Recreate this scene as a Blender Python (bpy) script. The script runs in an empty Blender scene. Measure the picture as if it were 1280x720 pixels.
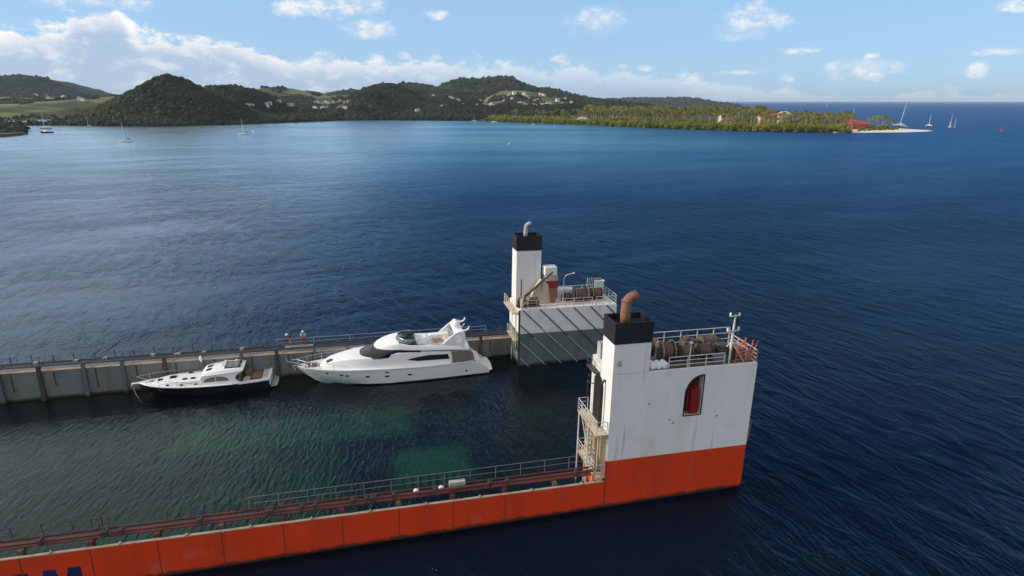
import bpy, math, random
import numpy as np
from mathutils import Vector, Matrix
R = math.radians
random.seed(7)
scene = bpy.context.scene
col = scene.collection

# ------------------------------------------------------------------ view geometry (a drone 30 m above the bay)
F = 770.0; HZ = 126.5; PITCH = math.atan((360-HZ)/F); CAMZ = 30.0
cp, sp = math.cos(PITCH), math.sin(PITCH)
def ray(x, y):
    u = (x-640)/F; w = (y-360)/F
    return np.array([u, cp-w*sp, -sp-w*cp])
def on_water(x, y, z=0.0):
    r = ray(x, y); k = (z-CAMZ)/r[2]
    return np.array([r[0]*k, r[1]*k, z])
def at_depth(x, y, Y):
    r = ray(x, y); k = Y/r[1]
    return np.array([r[0]*k, Y, CAMZ+r[2]*k])

# ------------------------------------------------------------------ helpers
class MB:
    def __init__(s): s.v = []; s.f = []; s.m = []; s.mi = 0
    def add(s, vs, fs):
        b = len(s.v); s.v += [tuple(map(float, p)) for p in vs]
        for f in fs: s.f.append(tuple(i+b for i in f)); s.m.append(s.mi)
        return s
    def box(s, x0, x1, y0, y1, z0, z1):
        return s.add([(x0,y0,z0),(x1,y0,z0),(x1,y1,z0),(x0,y1,z0),(x0,y0,z1),(x1,y0,z1),(x1,y1,z1),(x0,y1,z1)],
            [(0,3,2,1),(4,5,6,7),(0,1,5,4),(1,2,6,5),(2,3,7,6),(3,0,4,7)])
    def loft(s, rings, caps=True, closed=True):
        n = len(rings[0]); vs = [p for r in rings for p in r]; fs = []
        for i in range(len(rings)-1):
            for j in range(n if closed else n-1):
                a = i*n+j; b = i*n+(j+1) % n
                fs.append((a, b, b+n, a+n))
        if caps:
            fs.append(tuple(range(n))[::-1]); fs.append(tuple(range((len(rings)-1)*n, len(rings)*n)))
        return s.add(vs, fs)
    def tube(s, path, r, n=6, caps=True):
        P = [Vector(p) for p in path]; rings = []
        rr = r if isinstance(r, (list, tuple)) else [r]*len(P)
        prev = None
        for i, p in enumerate(P):
            t = (P[min(i+1, len(P)-1)]-P[max(i-1, 0)]).normalized()
            if prev is None:
                a = t.cross(Vector((0,0,1)))
                if a.length < 1e-3: a = t.cross(Vector((1,0,0)))
            else:
                a = prev - t*prev.dot(t)
            a.normalize(); prev = a; b = t.cross(a)
            rings.append([p+(a*math.cos(q)+b*math.sin(q))*rr[i] for q in [2*math.pi*k/n for k in range(n)]])
        return s.loft(rings, caps)
    def prism(s, poly, ax, a, b):            # poly in the two other axes, extruded along ax from a to b
        def P(q, w):
            return {0:(w,q[0],q[1]),1:(q[0],w,q[1]),2:(q[0],q[1],w)}[ax]
        n = len(poly)
        return s.add([P(q,a) for q in poly]+[P(q,b) for q in poly],
            [tuple(range(n))[::-1], tuple(range(n,2*n))]+[(i,(i+1)%n,(i+1)%n+n,i+n) for i in range(n)])
    def ball(s, c, r, nu=10, nv=6, top_only=False):
        rx, ry, rz = (r if isinstance(r, (tuple, list)) else (r,r,r))
        rings = []
        v0 = 0.0 if top_only else -math.pi/2+0.12
        for i in range(nv+1):
            v = v0+(math.pi/2-0.12-v0)*i/nv
            rings.append([(c[0]+rx*math.cos(v)*math.cos(2*math.pi*k/nu), c[1]+ry*math.cos(v)*math.sin(2*math.pi*k/nu), c[2]+rz*math.sin(v)) for k in range(nu)])
        return s.loft(rings)
    def build(s, name, mats, parent=None, smooth=False, bevel=0.0, fixn=True):
        me = bpy.data.meshes.new(name); me.from_pydata(s.v, [], s.f)
        if not isinstance(mats, (list, tuple)): mats = [mats]
        for m in mats: me.materials.append(m)
        if len(mats) > 1: me.polygons.foreach_set('material_index', s.m)
        if fixn:
            import bmesh
            bm = bmesh.new(); bm.from_mesh(me); bmesh.ops.recalc_face_normals(bm, faces=bm.faces); bm.to_mesh(me); bm.free()
        o = bpy.data.objects.new(name, me); col.objects.link(o)
        if parent is not None: o.parent = parent
        if smooth:
            for p in me.polygons: p.use_smooth = True
            me.set_sharp_from_angle(angle=R(smooth if smooth is not True else 40))
        if bevel:
            b = o.modifiers.new('bevel', 'BEVEL'); b.width = bevel; b.segments = 2; b.limit_method = 'ANGLE'; b.angle_limit = R(35)
        return o
def tag(o, label=None, cat=None, group=None, kind=None):
    if label: o['label'] = label
    if cat: o['category'] = cat
    if group: o['group'] = group
    if kind: o['kind'] = kind
    return o
def empty(name, loc=(0,0,0), rz=0.0):
    o = bpy.data.objects.new(name, None); col.objects.link(o); o.location = loc; o.rotation_euler = (0,0,rz)
    o.empty_display_size = 0.5
    return o
def kids(o, _c={}):
    return [c for c in bpy.data.objects if c.parent == o]
def copy_tree(o, parent=None):
    c = o.copy(); col.objects.link(c)
    c.parent = parent
    for ch in list(o.children): copy_tree(ch, c)
    return c
def interp(x, pts):
    xs = [p[0] for p in pts]; ys = [p[1] for p in pts]
    return np.interp(x, xs, ys)

# ------------------------------------------------------------------ node helpers
class NT:
    def __init__(s, tree): s.t = tree; s.n = tree.nodes; s.l = tree.links
    def node(s, typ, ins=None, **kw):
        nd = s.n.new(typ)
        for k, v in kw.items(): setattr(nd, k, v)
        for k, v in (ins or {}).items(): s.put(nd.inputs[k], v)
        return nd
    def put(s, sock, v):
        if isinstance(v, bpy.types.NodeSocket): s.l.new(v, sock)
        elif isinstance(v, bpy.types.Node): s.l.new(v.outputs[0], sock)
        else: sock.default_value = v
    def m(s, op, a, b=0.0, c=0.0, clamp=False):
        nd = s.n.new('ShaderNodeMath'); nd.operation = op; nd.use_clamp = clamp
        s.put(nd.inputs[0], a); s.put(nd.inputs[1], b); s.put(nd.inputs[2], c)
        return nd.outputs[0]
    def vm(s, op, a, b=(0,0,0)):
        nd = s.n.new('ShaderNodeVectorMath'); nd.operation = op
        s.put(nd.inputs[0], a); s.put(nd.inputs[1], b)
        return nd.outputs[0]
    def ss(s, x, lo, hi):
        nd = s.n.new('ShaderNodeMapRange'); nd.interpolation_type = 'SMOOTHSTEP'
        s.put(nd.inputs[0], x); s.put(nd.inputs[1], lo); s.put(nd.inputs[2], hi)
        return nd.outputs[0]
    def noise(s, vec, scale, detail=4, rough=0.55, dist=0.0):
        nd = s.n.new('ShaderNodeTexNoise'); s.put(nd.inputs['Vector'], vec)
        nd.inputs['Scale'].default_value = scale; nd.inputs['Detail'].default_value = detail
        nd.inputs['Roughness'].default_value = rough; nd.inputs['Distortion'].default_value = dist
        return nd.outputs[0]
    def mix(s, f, a, b, blend='MIX'):
        nd = s.n.new('ShaderNodeMix'); nd.data_type = 'RGBA'; nd.blend_type = blend
        s.put(nd.inputs[0], f); s.put(nd.inputs[6], a); s.put(nd.inputs[7], b)
        return nd.outputs[2]
    def xyz(s, vec):
        nd = s.n.new('ShaderNodeSeparateXYZ'); s.put(nd.inputs[0], vec); return nd.outputs
    def comb(s, x, y, z):
        nd = s.n.new('ShaderNodeCombineXYZ'); s.put(nd.inputs[0], x); s.put(nd.inputs[1], y); s.put(nd.inputs[2], z); return nd.outputs[0]
def c4(c): return (c[0], c[1], c[2], 1.0)
def mat(name):
    m = bpy.data.materials.new(name); m.use_nodes = True
    t = NT(m.node_tree); b = m.node_tree.nodes['Principled BSDF']
    return m, t, b
def paint(name, c, c2=None, scale=1.2, rough=0.5, amount=0.5, streak=False, metallic=0.0, bump=0.0, spec=0.4, wl=False, runs=0.0):
    """painted or plain surface: base colour broken up by two noises (dirt / wear), object coordinates"""
    m, t, b = mat(name)
    tc = t.node('ShaderNodeTexCoord').outputs['Object']
    v = tc
    if streak: v = t.vm('MULTIPLY', tc, (1.0, 1.0, 0.16))
    n1 = t.noise(v, scale, 6, 0.62); n2 = t.noise(tc, scale*7, 3, 0.6)
    f = t.m('ADD', t.m('MULTIPLY', n1, 0.75), t.m('MULTIPLY', n2, 0.25))
    f = t.m('MULTIPLY', t.ss(f, 0.42, 0.72), amount)
    c2 = c2 or tuple(x*0.6 for x in c)
    cc = t.mix(f, c4(c), c4(c2)); x_, y_, z_ = t.xyz(tc)
    if runs:                                             # rust and grime runs: thin vertical streaks
        r1 = t.noise(t.vm('MULTIPLY', tc, (2.6, 2.6, .10)), 1.0, 4, .6); r2 = t.noise(t.vm('MULTIPLY', tc, (.5, .5, .22)), 1.0, 3, .5)
        cc = t.mix(t.m('MULTIPLY', t.m('MULTIPLY', t.ss(r1, .56, .70), t.ss(r2, .44, .62)), runs), cc, (.27,.17,.10,1))
        r3 = t.noise(t.vm('ADD', t.vm('MULTIPLY', tc, (.30, .30, .34)), (5.2,1.1,2.4)), 1.0, 5, .65)
        cc = t.mix(t.m('MULTIPLY', t.ss(r3, .55, .72), runs*.55), cc, (.36,.31,.25,1))
    if wl:                                               # wet band of growth along the waterline
        wz = t.m('ADD', t.m('SUBTRACT', z_, t.m('MULTIPLY', x_, .01746)), t.m('MULTIPLY', t.m('SUBTRACT', t.noise(t.vm('MULTIPLY', tc, (.8,.8,.3)), 1.0, 5, .7), .5), .75))
        cc = t.mix(t.m('MULTIPLY', t.ss(wz, .40, .10), .93), cc, (.022,.019,.012,1))
    t.put(b.inputs['Base Color'], cc)
    b.inputs['Roughness'].default_value = rough; b.inputs['Metallic'].default_value = metallic
    b.inputs['Specular IOR Level'].default_value = spec
    if bump:
        bp = t.node('ShaderNodeBump', {'Height': n2, 'Strength': bump, 'Distance': 0.05}); t.put(b.inputs['Normal'], bp)
    return m
M = {}
M['white'] = paint('white_paint', (.80,.80,.79), (.56,.50,.43), 0.55, .5, .34, True, runs=.5)
M['white_clean'] = paint('gelcoat', (.86,.86,.85), (.74,.74,.72), 0.5, .25, .3)
M['cream'] = paint('cream_paint', (.58,.51,.37), (.27,.17,.10), 0.9, .6, .9, True)
M['black'] = paint('black_paint', (.012,.012,.014), (.03,.026,.024), 1.2, .55, .5)
M['orange'] = paint('orange_hull', (.72,.050,.006), (.44,.040,.010), 0.35, .55, .7, True, wl=True, runs=.4)
M['grey'] = paint('grey_steel', (.18,.195,.19), (.11,.10,.085), 0.6, .65, .9, True, wl=True, runs=.6)
M['teal'] = paint('dark_teal_paint', (.115,.15,.15), (.05,.06,.06), 0.6, .6, .6, True, wl=True, runs=.3)
M['darksteel'] = paint('dark_steel', (.06,.055,.05), (.13,.07,.04), 2, .6, .6)
M['rail'] = paint('rail_grey', (.45,.46,.45), (.25,.18,.13), 2, .5, .6)
M['railwhite'] = paint('rail_white', (.62,.62,.60), (.36,.28,.21), 2, .5, .5)
M['redpipe'] = paint('red_oxide', (.13,.030,.024), (.05,.025,.02), 0.8, .6, .8)
M['walltop'] = paint('wet_wall_top', (.34,.29,.24), (.16,.15,.14), 0.9, .5, .9)
M['lip'] = paint('bare_lip', (.42,.33,.25), (.25,.15,.09), 1.5, .6, .8)
M['rust'] = paint('rusty_pipe', (.27,.125,.08), (.13,.055,.035), 1.3, .75, .9)
M['galv'] = paint('galvanised_pipe', (.46,.46,.45), (.25,.22,.2), 1.3, .55, .7)
M['red'] = paint('red_paint', (.27,.012,.012), (.22,.02,.015), 1.5, .5, .6)
M['brown'] = paint('brown_gear', (.13,.085,.06), (.05,.04,.035), 1.8, .75, .8, bump=.3)
M['winch'] = paint('winch_drum', (.085,.075,.06), (.17,.12,.07), 3.0, .7, .8, bump=.4)
M['olive'] = paint('olive_tarp', (.085,.085,.05), (.05,.045,.03), 1.5, .85, .7, bump=.3)
M['gearorange'] = paint('orange_gear', (.62,.14,.05), (.35,.10,.05), 2, .6, .5)
M['navy'] = paint('navy_letters', (.012,.018,.10), (.02,.03,.10), 1, .5, .5)
M['navyhull'] = paint('navy_gelcoat', (.008,.009,.014), (.015,.016,.02), 1, .2, .4)
M['glass'] = paint('tinted_glass', (.012,.014,.018), (.02,.022,.026), 1, .08, .4, spec=.6)
M['glassblue'] = paint('clear_screen', (.10,.15,.18), (.16,.22,.25), 1, .1, .4, spec=.6)
M['khaki'] = paint('cabin_window', (.20,.19,.14), (.14,.13,.1), 1, .15, .4)
M['teak'] = paint('teak', (.28,.17,.09), (.18,.10,.06), 2, .7, .6)
M['beige'] = paint('beige_cushion', (.55,.50,.42), (.45,.40,.33), 2, .8, .5)
M['interior'] = paint('cockpit_brown', (.20,.17,.14), (.12,.10,.08), 2, .7, .6)  # brown-grey of the cockpit door, curtains and aft bulkhead
M['chrome'] = paint('stainless', (.62,.63,.64), (.5,.5,.5), 2, .25, .3, metallic=.8)
M['rubber'] = paint('rubber', (.03,.03,.03), None, 2, .8)
M['skin'] = paint('skin', (.32,.18,.12), None, 6, .6, .2)
M['shirtwhite'] = paint('white_shirt', (.75,.75,.76), None, 6, .85, .3)
M['shirtnavy'] = paint('navy_shirt', (.015,.017,.04), None, 6, .85, .3)
M['trousersred'] = paint('red_trousers', (.42,.03,.07), None, 6, .85, .3)
M['trousersorange'] = paint('orange_trousers', (.42,.13,.06), (.2,.07,.05), 6, .85, .5)
M['roofred'] = paint('red_roof', (.42,.09,.05), (.25,.07,.05), .6, .8, .6)
M['roofgrey'] = paint('grey_roof', (.42,.40,.38), (.28,.25,.23), .6, .8, .6)
M['housewall'] = paint('house_wall', (.74,.72,.68), (.6,.56,.5), .4, .8, .5)
M['housecream'] = paint('house_cream', (.70,.58,.40), (.55,.42,.28), .4, .8, .5)
M['redwall'] = paint('red_wall', (.45,.10,.06), (.32,.08,.06), .4, .8, .6)
M['buoyred'] = paint('buoy_red', (.55,.03,.02), None, 2, .5)
M['sail'] = paint('sailcloth', (.82,.81,.78), (.7,.69,.66), .5, .8, .4)
M['bark'] = paint('bark', (.16,.12,.09), (.08,.06,.045), 1.5, .9, .7)

# ------------------------------------------------------------------ sun
SUN_EL = R(24); SUN_AZ = R(-97)                 # azimuth from +Y (into the picture), negative = to the left
sdir = Vector((math.sin(SUN_AZ)*math.cos(SUN_EL), math.cos(SUN_AZ)*math.cos(SUN_EL), math.sin(SUN_EL)))
sl = bpy.data.lights.new('sun', 'SUN'); sl.energy = 3.6; sl.angle = R(0.55); sl.color = (1.0, .90, .76)
so = bpy.data.objects.new('sun', sl); col.objects.link(so); so.rotation_euler = sdir.to_track_quat('Z', 'Y').to_euler()

# ------------------------------------------------------------------ world: Nishita sky + clouds by direction
def azel(px, py):
    r = ray(px, py); r = r/np.linalg.norm(r)
    return math.degrees(math.atan2(r[0], r[1])), math.degrees(math.asin(r[2]))
w = bpy.data.worlds.new('World'); scene.world = w; w.use_nodes = True
wt = NT(w.node_tree); w.node_tree.nodes.clear()
sky = wt.node('ShaderNodeTexSky', sky_type='NISHITA'); sky.sun_disc = False; sky.sun_elevation = SUN_EL; sky.sun_rotation = SUN_AZ
sky.air_density = 1.0; sky.dust_density = 0.2; sky.ozone_density = 4.0; sky.altitude = 30
gen = wt.node('ShaderNodeTexCoord').outputs['Generated']
gx, gy, gz = wt.xyz(wt.vm('NORMALIZE', gen))
AZ = wt.m('MULTIPLY', wt.m('ARCTAN2', gx, gy), 57.2958)
EL = wt.m('MULTIPLY', wt.m('ARCSINE', gz), 57.2958)
nv = wt.comb(AZ, wt.m('MULTIPLY', EL, 1.7), 0.0)
nA = wt.noise(nv, 0.36, 7, 0.62, 0.25)
nB = wt.noise(wt.vm('ADD', nv, (31.0, 7.0, 3.0)), 0.9, 6, 0.62, 0.2)
nC = wt.noise(wt.vm('ADD', nv, (11.0, 47.0, 9.0)), 0.17, 5, 0.6, 0.0)
# the bank over the hills: its top as a function of azimuth
ramp = wt.node('ShaderNodeValToRGB'); cr = ramp.color_ramp; cr.interpolation = 'LINEAR'
AZ0, AZ1, ELM = -60.0, 60.0, 12.0
bank = [(-400,60),(-120,30),(0,36),(75,30),(92,8),(145,8),(165,36),(225,42),(290,46),(325,58),(350,70),(430,70),(480,72),(560,74),(640,76),(740,82),(850,92),(930,108),(1100,116),(1280,112)]
pts = sorted([azel(x, y) for x, y in bank])
els = cr.elements
while len(els) < len(pts): els.new(0.5)
for e, (a, el) in zip(els, pts):
    e.position = (a-AZ0)/(AZ1-AZ0); e.color = (el/ELM,)*3+(1,)
wt.put(ramp.inputs[0], wt.m('DIVIDE', wt.m('SUBTRACT', AZ, AZ0), AZ1-AZ0))
TOP = wt.m('MULTIPLY', ramp.outputs[0], ELM)
dd = wt.m('SUBTRACT', TOP, EL)                               # >0 inside the bank
ddn = wt.m('ADD', dd, wt.m('ADD', wt.m('MULTIPLY', wt.m('SUBTRACT', nA, 0.5), 4.6), wt.m('MULTIPLY', wt.m('SUBTRACT', nB, 0.5), 1.4)))
dens_bank = wt.ss(ddn, -0.05, 0.75)
left = wt.ss(AZ, 12.0, -30.0)                                # the bank is thick on the left and thins to the right
dens_bank = wt.m('MULTIPLY', dens_bank, wt.m('ADD', 0.42, wt.m('MULTIPLY', left, 0.48)))
# single cumulus puffs
puffs = [(365,8,26,12),(430,6,52,17),(462,34,30,14),(546,18,14,7),(745,28,34,17),(938,28,44,19),(946,10,16,12),(405,72,17,8),(505,70,9,5),(545,72,7,4),(703,74,12,6),(780,83,6,4),(805,86,10,5),(862,98,18,7),(1078,86,42,14),(1090,70,10,4),(1222,89,15,10),(1250,64,40,5),(1270,8,26,8),(125,2,70,9),(985,97,9,5),(1000,64,24,4),(930,90,30,3)]
densp = None; hp = None
for (x, y, a, b) in puffs:
    A0, E0 = azel(x, y); sa = abs(azel(x+a, y)[0]-A0)*1.15; sb = abs(azel(x, y-b)[1]-E0)*1.15
    dx = wt.m('DIVIDE', wt.m('SUBTRACT', AZ, A0), sa); dy = wt.m('DIVIDE', wt.m('SUBTRACT', EL, E0), sb)
    q = wt.m('SUBTRACT', 1.0, wt.m('ADD', wt.m('MULTIPLY', dx, dx), wt.m('MULTIPLY', dy, dy)))
    densp = q if densp is None else wt.m('MAXIMUM', densp, q)
pn = wt.m('ADD', wt.m('MULTIPLY', wt.m('SUBTRACT', nA, 0.5), 2.6), wt.m('MULTIPLY', wt.m('SUBTRACT', nB, 0.5), 3.2))
dens_puff = wt.m('MULTIPLY', wt.ss(wt.m('ADD', densp, pn), -0.3, 1.9), 0.78)
# clouds above the picture, seen in the water and lighting the scene
pv = wt.comb(wt.m('DIVIDE', gx, wt.m('MAXIMUM', gz, 0.05)), wt.m('DIVIDE', gy, wt.m('MAXIMUM', gz, 0.05)), 0.0)
nU = wt.noise(pv, 0.75, 6, 0.6, 0.2)
cover = wt.m('ADD', 0.60, wt.m('ADD', wt.m('MULTIPLY', wt.ss(gy, 0.25, -0.35), -0.24), wt.m('MULTIPLY', wt.ss(AZ, -12.0, -34.0), -0.25)))   # broken cloud ahead, more to the left, a bright deck added behind the camera as fill
up = wt.m('MULTIPLY', wt.ss(wt.m('SUBTRACT', nU, cover), -0.05, 0.08), wt.m('MULTIPLY', wt.ss(EL, 10.5, 16.0), 0.85))
dens = wt.m('MAXIMUM', wt.m('MAXIMUM', dens_bank, dens_puff), up)
dens = wt.m('MULTIPLY', dens, wt.ss(EL, -0.2, 0.6))
# brightness: sunlit tops, blue-grey bodies
edge = wt.ss(ddn, 1.9, 0.5)
lum = wt.m('ADD', wt.m('MULTIPLY', edge, wt.m('ADD', 0.25, wt.m('MULTIPLY', nB, 0.9))), wt.m('MULTIPLY', wt.ss(nA, 0.48, 0.68), 0.55), clamp=True)
lum_p = wt.m('ADD', wt.ss(nB, 0.38, 0.62), wt.m('MULTIPLY', densp, 0.25), clamp=True)
lum = wt.m('ADD', wt.m('MULTIPLY', lum, wt.m('SUBTRACT', 1.0, dens_puff)), wt.m('MULTIPLY', lum_p, dens_puff), clamp=True)
ccol0 = wt.mix(lum, (5.0, 6.5, 8.6, 1), (12.4, 12.0, 11.3, 1))
ccol = wt.mix(wt.ss(gy, 0.2, -0.3), ccol0, (10.2, 9.8, 9.1, 1))  # unseen cloud behind the camera, added bright to fill the shaded faces
skyc = wt.mix(1.0, sky.outputs[0], (1.05, 1.25, 1.5, 1), 'MULTIPLY')
skyc = wt.mix(wt.m('MULTIPLY', wt.ss(EL, 30.0, 4.0), 0.72), skyc, (4.6, 7.4, 10.6, 1))
fin = wt.mix(dens, skyc, ccol)
bg = wt.node('ShaderNodeBackground', {'Color': fin, 'Strength': 0.09})
out = wt.node('ShaderNodeOutputWorld'); wt.l.new(bg.outputs[0], out.inputs['Surface'])

# ------------------------------------------------------------------ ship frame
YAW = R(13.5); TRIM = R(1.0)
d_ = Vector((math.cos(YAW)*math.cos(TRIM), math.sin(YAW)*math.cos(TRIM), -math.sin(TRIM)))
n_ = Vector((-math.sin(YAW), math.cos(YAW), 0)); u_ = d_.cross(n_)
O_ = Vector(on_water(754.5, 634))
SHIP = Matrix(((d_.x, n_.x, u_.x, O_.x), (d_.y, n_.y, u_.y, O_.y), (d_.z, n_.z, u_.z, O_.z), (0,0,0,1)))

# ------------------------------------------------------------------ water
def water_mat():
    m, t, b = mat('sea_water'); t.n.remove(b)
    pos = t.node('ShaderNodeNewGeometry').outputs['Position']
    px_, py_, pz_ = t.xyz(pos)
    # ripples: wind waves with long crests, plus finer ones
    rot = t.node('ShaderNodeVectorRotate', {'Vector': pos, 'Angle': R(-26)}, rotation_type='Z_AXIS').outputs[0]
    rotb = t.node('ShaderNodeVectorRotate', {'Vector': pos, 'Angle': R(-5)}, rotation_type='Z_AXIS').outputs[0]
    w0 = t.noise(t.vm('MULTIPLY', rot, (.19, .06, 0.0)), 1.0, 2, .5, .4)
    w1 = t.noise(t.vm('MULTIPLY', rot, (0.55, 0.21, 0.0)), 1.0, 5, 0.62, 0.5)
    w1 = t.m('POWER', t.m('MULTIPLY', w1, 1.35), 2.2)
    wf = t.noise(t.vm('MULTIPLY', rot, (.30, .13, 0.0)), 1.0, 4, .62, .8)
    w2 = t.noise(t.vm('MULTIPLY', rotb, (2.2, 0.8, 0.0)), 1.0, 3, 0.6, 0.4)
    wb = t.noise(t.vm('MULTIPLY', rotb, (2.8, 0.85, 0.0)), 1.0, 2, 0.5, 0.35)
    w3 = t.noise(t.vm('MULTIPLY', rot, (0.02, 0.05, 0.0)), 1.0, 3, 0.5)
    # inside the dock the water lies in the lee of the wing walls
    tr = t.node('ShaderNodeVectorRotate', {'Vector': t.vm('SUBTRACT', pos, tuple(O_)), 'Angle': -YAW}, rotation_type='Z_AXIS').outputs[0]
    s_, tt, _ = t.xyz(tr)
    ins = t.m('MULTIPLY', t.m('MULTIPLY', t.ss(tt, 0.0, 0.6), t.ss(tt, 31.6, 30.9)), t.ss(s_, 9.0, 1.0))
    left_sheen = t.m('MULTIPLY', t.ss(t.m('SUBTRACT', px_, t.m('MULTIPLY', py_, -0.05)), 8, -75), t.ss(py_, 30, 75))     # sheen of the bright left cloud, painted in as stronger reflection by position
    near_shore = t.m('MULTIPLY', t.ss(py_, 170, 480), t.ss(t.m('SUBTRACT', px_, t.m('MULTIPLY', py_, 0.15)), 260, -240))
    sh1 = t.noise(t.vm('MULTIPLY', pos, (0.0022, 0.006, 0.0)), 1.0, 4, 0.55, 0.3)
    calm = t.m('MULTIPLY', near_shore, t.m('ADD', 0.45, t.m('MULTIPLY', t.ss(sh1, 0.38, 0.62), 0.55)))      # the lee of the hills
    h = t.m('ADD', t.m('ADD', t.m('MULTIPLY', w1, 0.40), t.m('MULTIPLY', w2, 0.17)), t.m('ADD', t.m('MULTIPLY', w0, 0.35), t.m('MULTIPLY', wf, t.m('MULTIPLY', t.ss(py_, 45, 170), 1.7))))
    h = t.m('MULTIPLY', h, t.m('SUBTRACT', 1.0, t.m('MULTIPLY', calm, 0.55)))
    gust = t.m('ADD', 0.45, t.m('MULTIPLY', t.ss(w3, .25, .72), 0.9))
    h = t.m('MULTIPLY', h, gust)
    hb = t.m('ADD', t.m('MULTIPLY', wb, 0.16), t.m('MULTIPLY', w1, 0.10))
    h = t.m('ADD', t.m('MULTIPLY', h, t.m('SUBTRACT', 1.0, ins)), t.m('MULTIPLY', hb, ins))
    bp = t.node('ShaderNodeBump', {'Height': h, 'Strength': 1.0, 'Distance': 0.62})
    nrm = bp.outputs[0]
    # the colour the water itself gives back: navy where deep, turquoise over shoals
    shoal = t.m('MULTIPLY', calm, 0.8)
    deep = t.mix(t.ss(py_, 45, 420), (.0022, .0055, .014, 1), (.009, .062, .175, 1))
    base = t.mix(shoal, deep, (.10, .34, .39, 1))
    dif = t.node('ShaderNodeBsdfDiffuse', {'Color': base})
    tint = t.node('ShaderNodeBsdfTransparent', {'Color': (.30, .56, .43, 1)})
    body = t.node('ShaderNodeMixShader', {0: t.m('MULTIPLY', ins, 0.80), 1: dif.outputs[0], 2: tint.outputs[0]})
    gl = t.node('ShaderNodeBsdfGlossy', {'Color': t.mix(t.m('MAXIMUM', t.m('MAXIMUM', calm, t.m('MULTIPLY', left_sheen, .9)), ins), (.44,.73,1.0,1), (.92,.96,1.0,1)), 'Roughness': 0.16, 'Normal': nrm})
    fr = t.node('ShaderNodeFresnel', {'IOR': 1.30, 'Normal': nrm})
    f = t.m('MINIMUM', t.m('MULTIPLY', fr.outputs[0], t.m('ADD', 0.60, t.m('ADD', t.m('MULTIPLY', ins, .42), t.m('MULTIPLY', left_sheen, .85)))), t.m('ADD', t.m('ADD', 0.18, t.m('MULTIPLY', left_sheen, .45)), t.m('MULTIPLY', calm, 0.42)))
    mx = t.node('ShaderNodeMixShader', {0: f, 1: body.outputs[0], 2: gl.outputs[0]})
    o = t.n['Material Output']; t.l.new(mx.outputs[0], o.inputs['Surface'])
    return m
M['water'] = water_mat()
def build_sea():
    mb = MB(); rad = [0, 15, 30, 50, 75, 105, 150, 220, 330, 500, 750, 1100, 1700, 2600, 4200, 7000, 12000, 20000, 34000]
    n = 96; vs = [(0,40,0)]; fs = []
    for r in rad[1:]:
        for k in range(n):
            a = 2*math.pi*k/n; vs.append((r*math.cos(a), 40+r*math.sin(a), 0.0))
    for k in range(n): fs.append((0, 1+k, 1+(k+1) % n))
    for i in range(len(rad)-2):
        for k in range(n):
            a = 1+i*n+k; b = 1+i*n+(k+1) % n; fs.append((a, a+n, b+n, b))
    mb.add(vs, fs)
    tag(mb.build('sea', M['water'], fixn=False), 'deep blue rippled sea of the bay', 'sea', kind='structure')
build_sea()

exec_parts = []
# ------------------------------------------------------------------ the semi-submerged dock ship (local axes: x aft, y across away from the camera, z up)
ship = empty('dock_ship'); ship.matrix_world = SHIP
tag(ship, 'orange and white dock ship, half sunk, with two stern towers and yachts in its well', 'dock ship')
S0 = -82.0
M['railgrey'] = paint('weathered_rail', (.22,.22,.21), (.12,.09,.07), 2, .6, .6)
def railing(path, h, posts, mids=1, r=0.03, name='railing', m='railwhite', parent=ship, up=(0,0,1)):
    """one railing: top rail, middle rails and posts along a path of floor points"""
    mb = MB(); P = [Vector(p) for p in path]; U = Vector(up)
    for k in range(mids+1):
        f = h*(1-k/(mids+1.0))
        mb.tube([p+U*f for p in P], r if k == 0 else r*0.8, 6)
    for a, b in zip(P[:-1], P[1:]):
        nseg = max(1, round((b-a).length/posts))
        for i in range(nseg+1):
            q = a.lerp(b, i/nseg); mb.tube([q, q+U*h], r*1.15, 6)
    return mb.build(name, M[m], parent)
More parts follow.
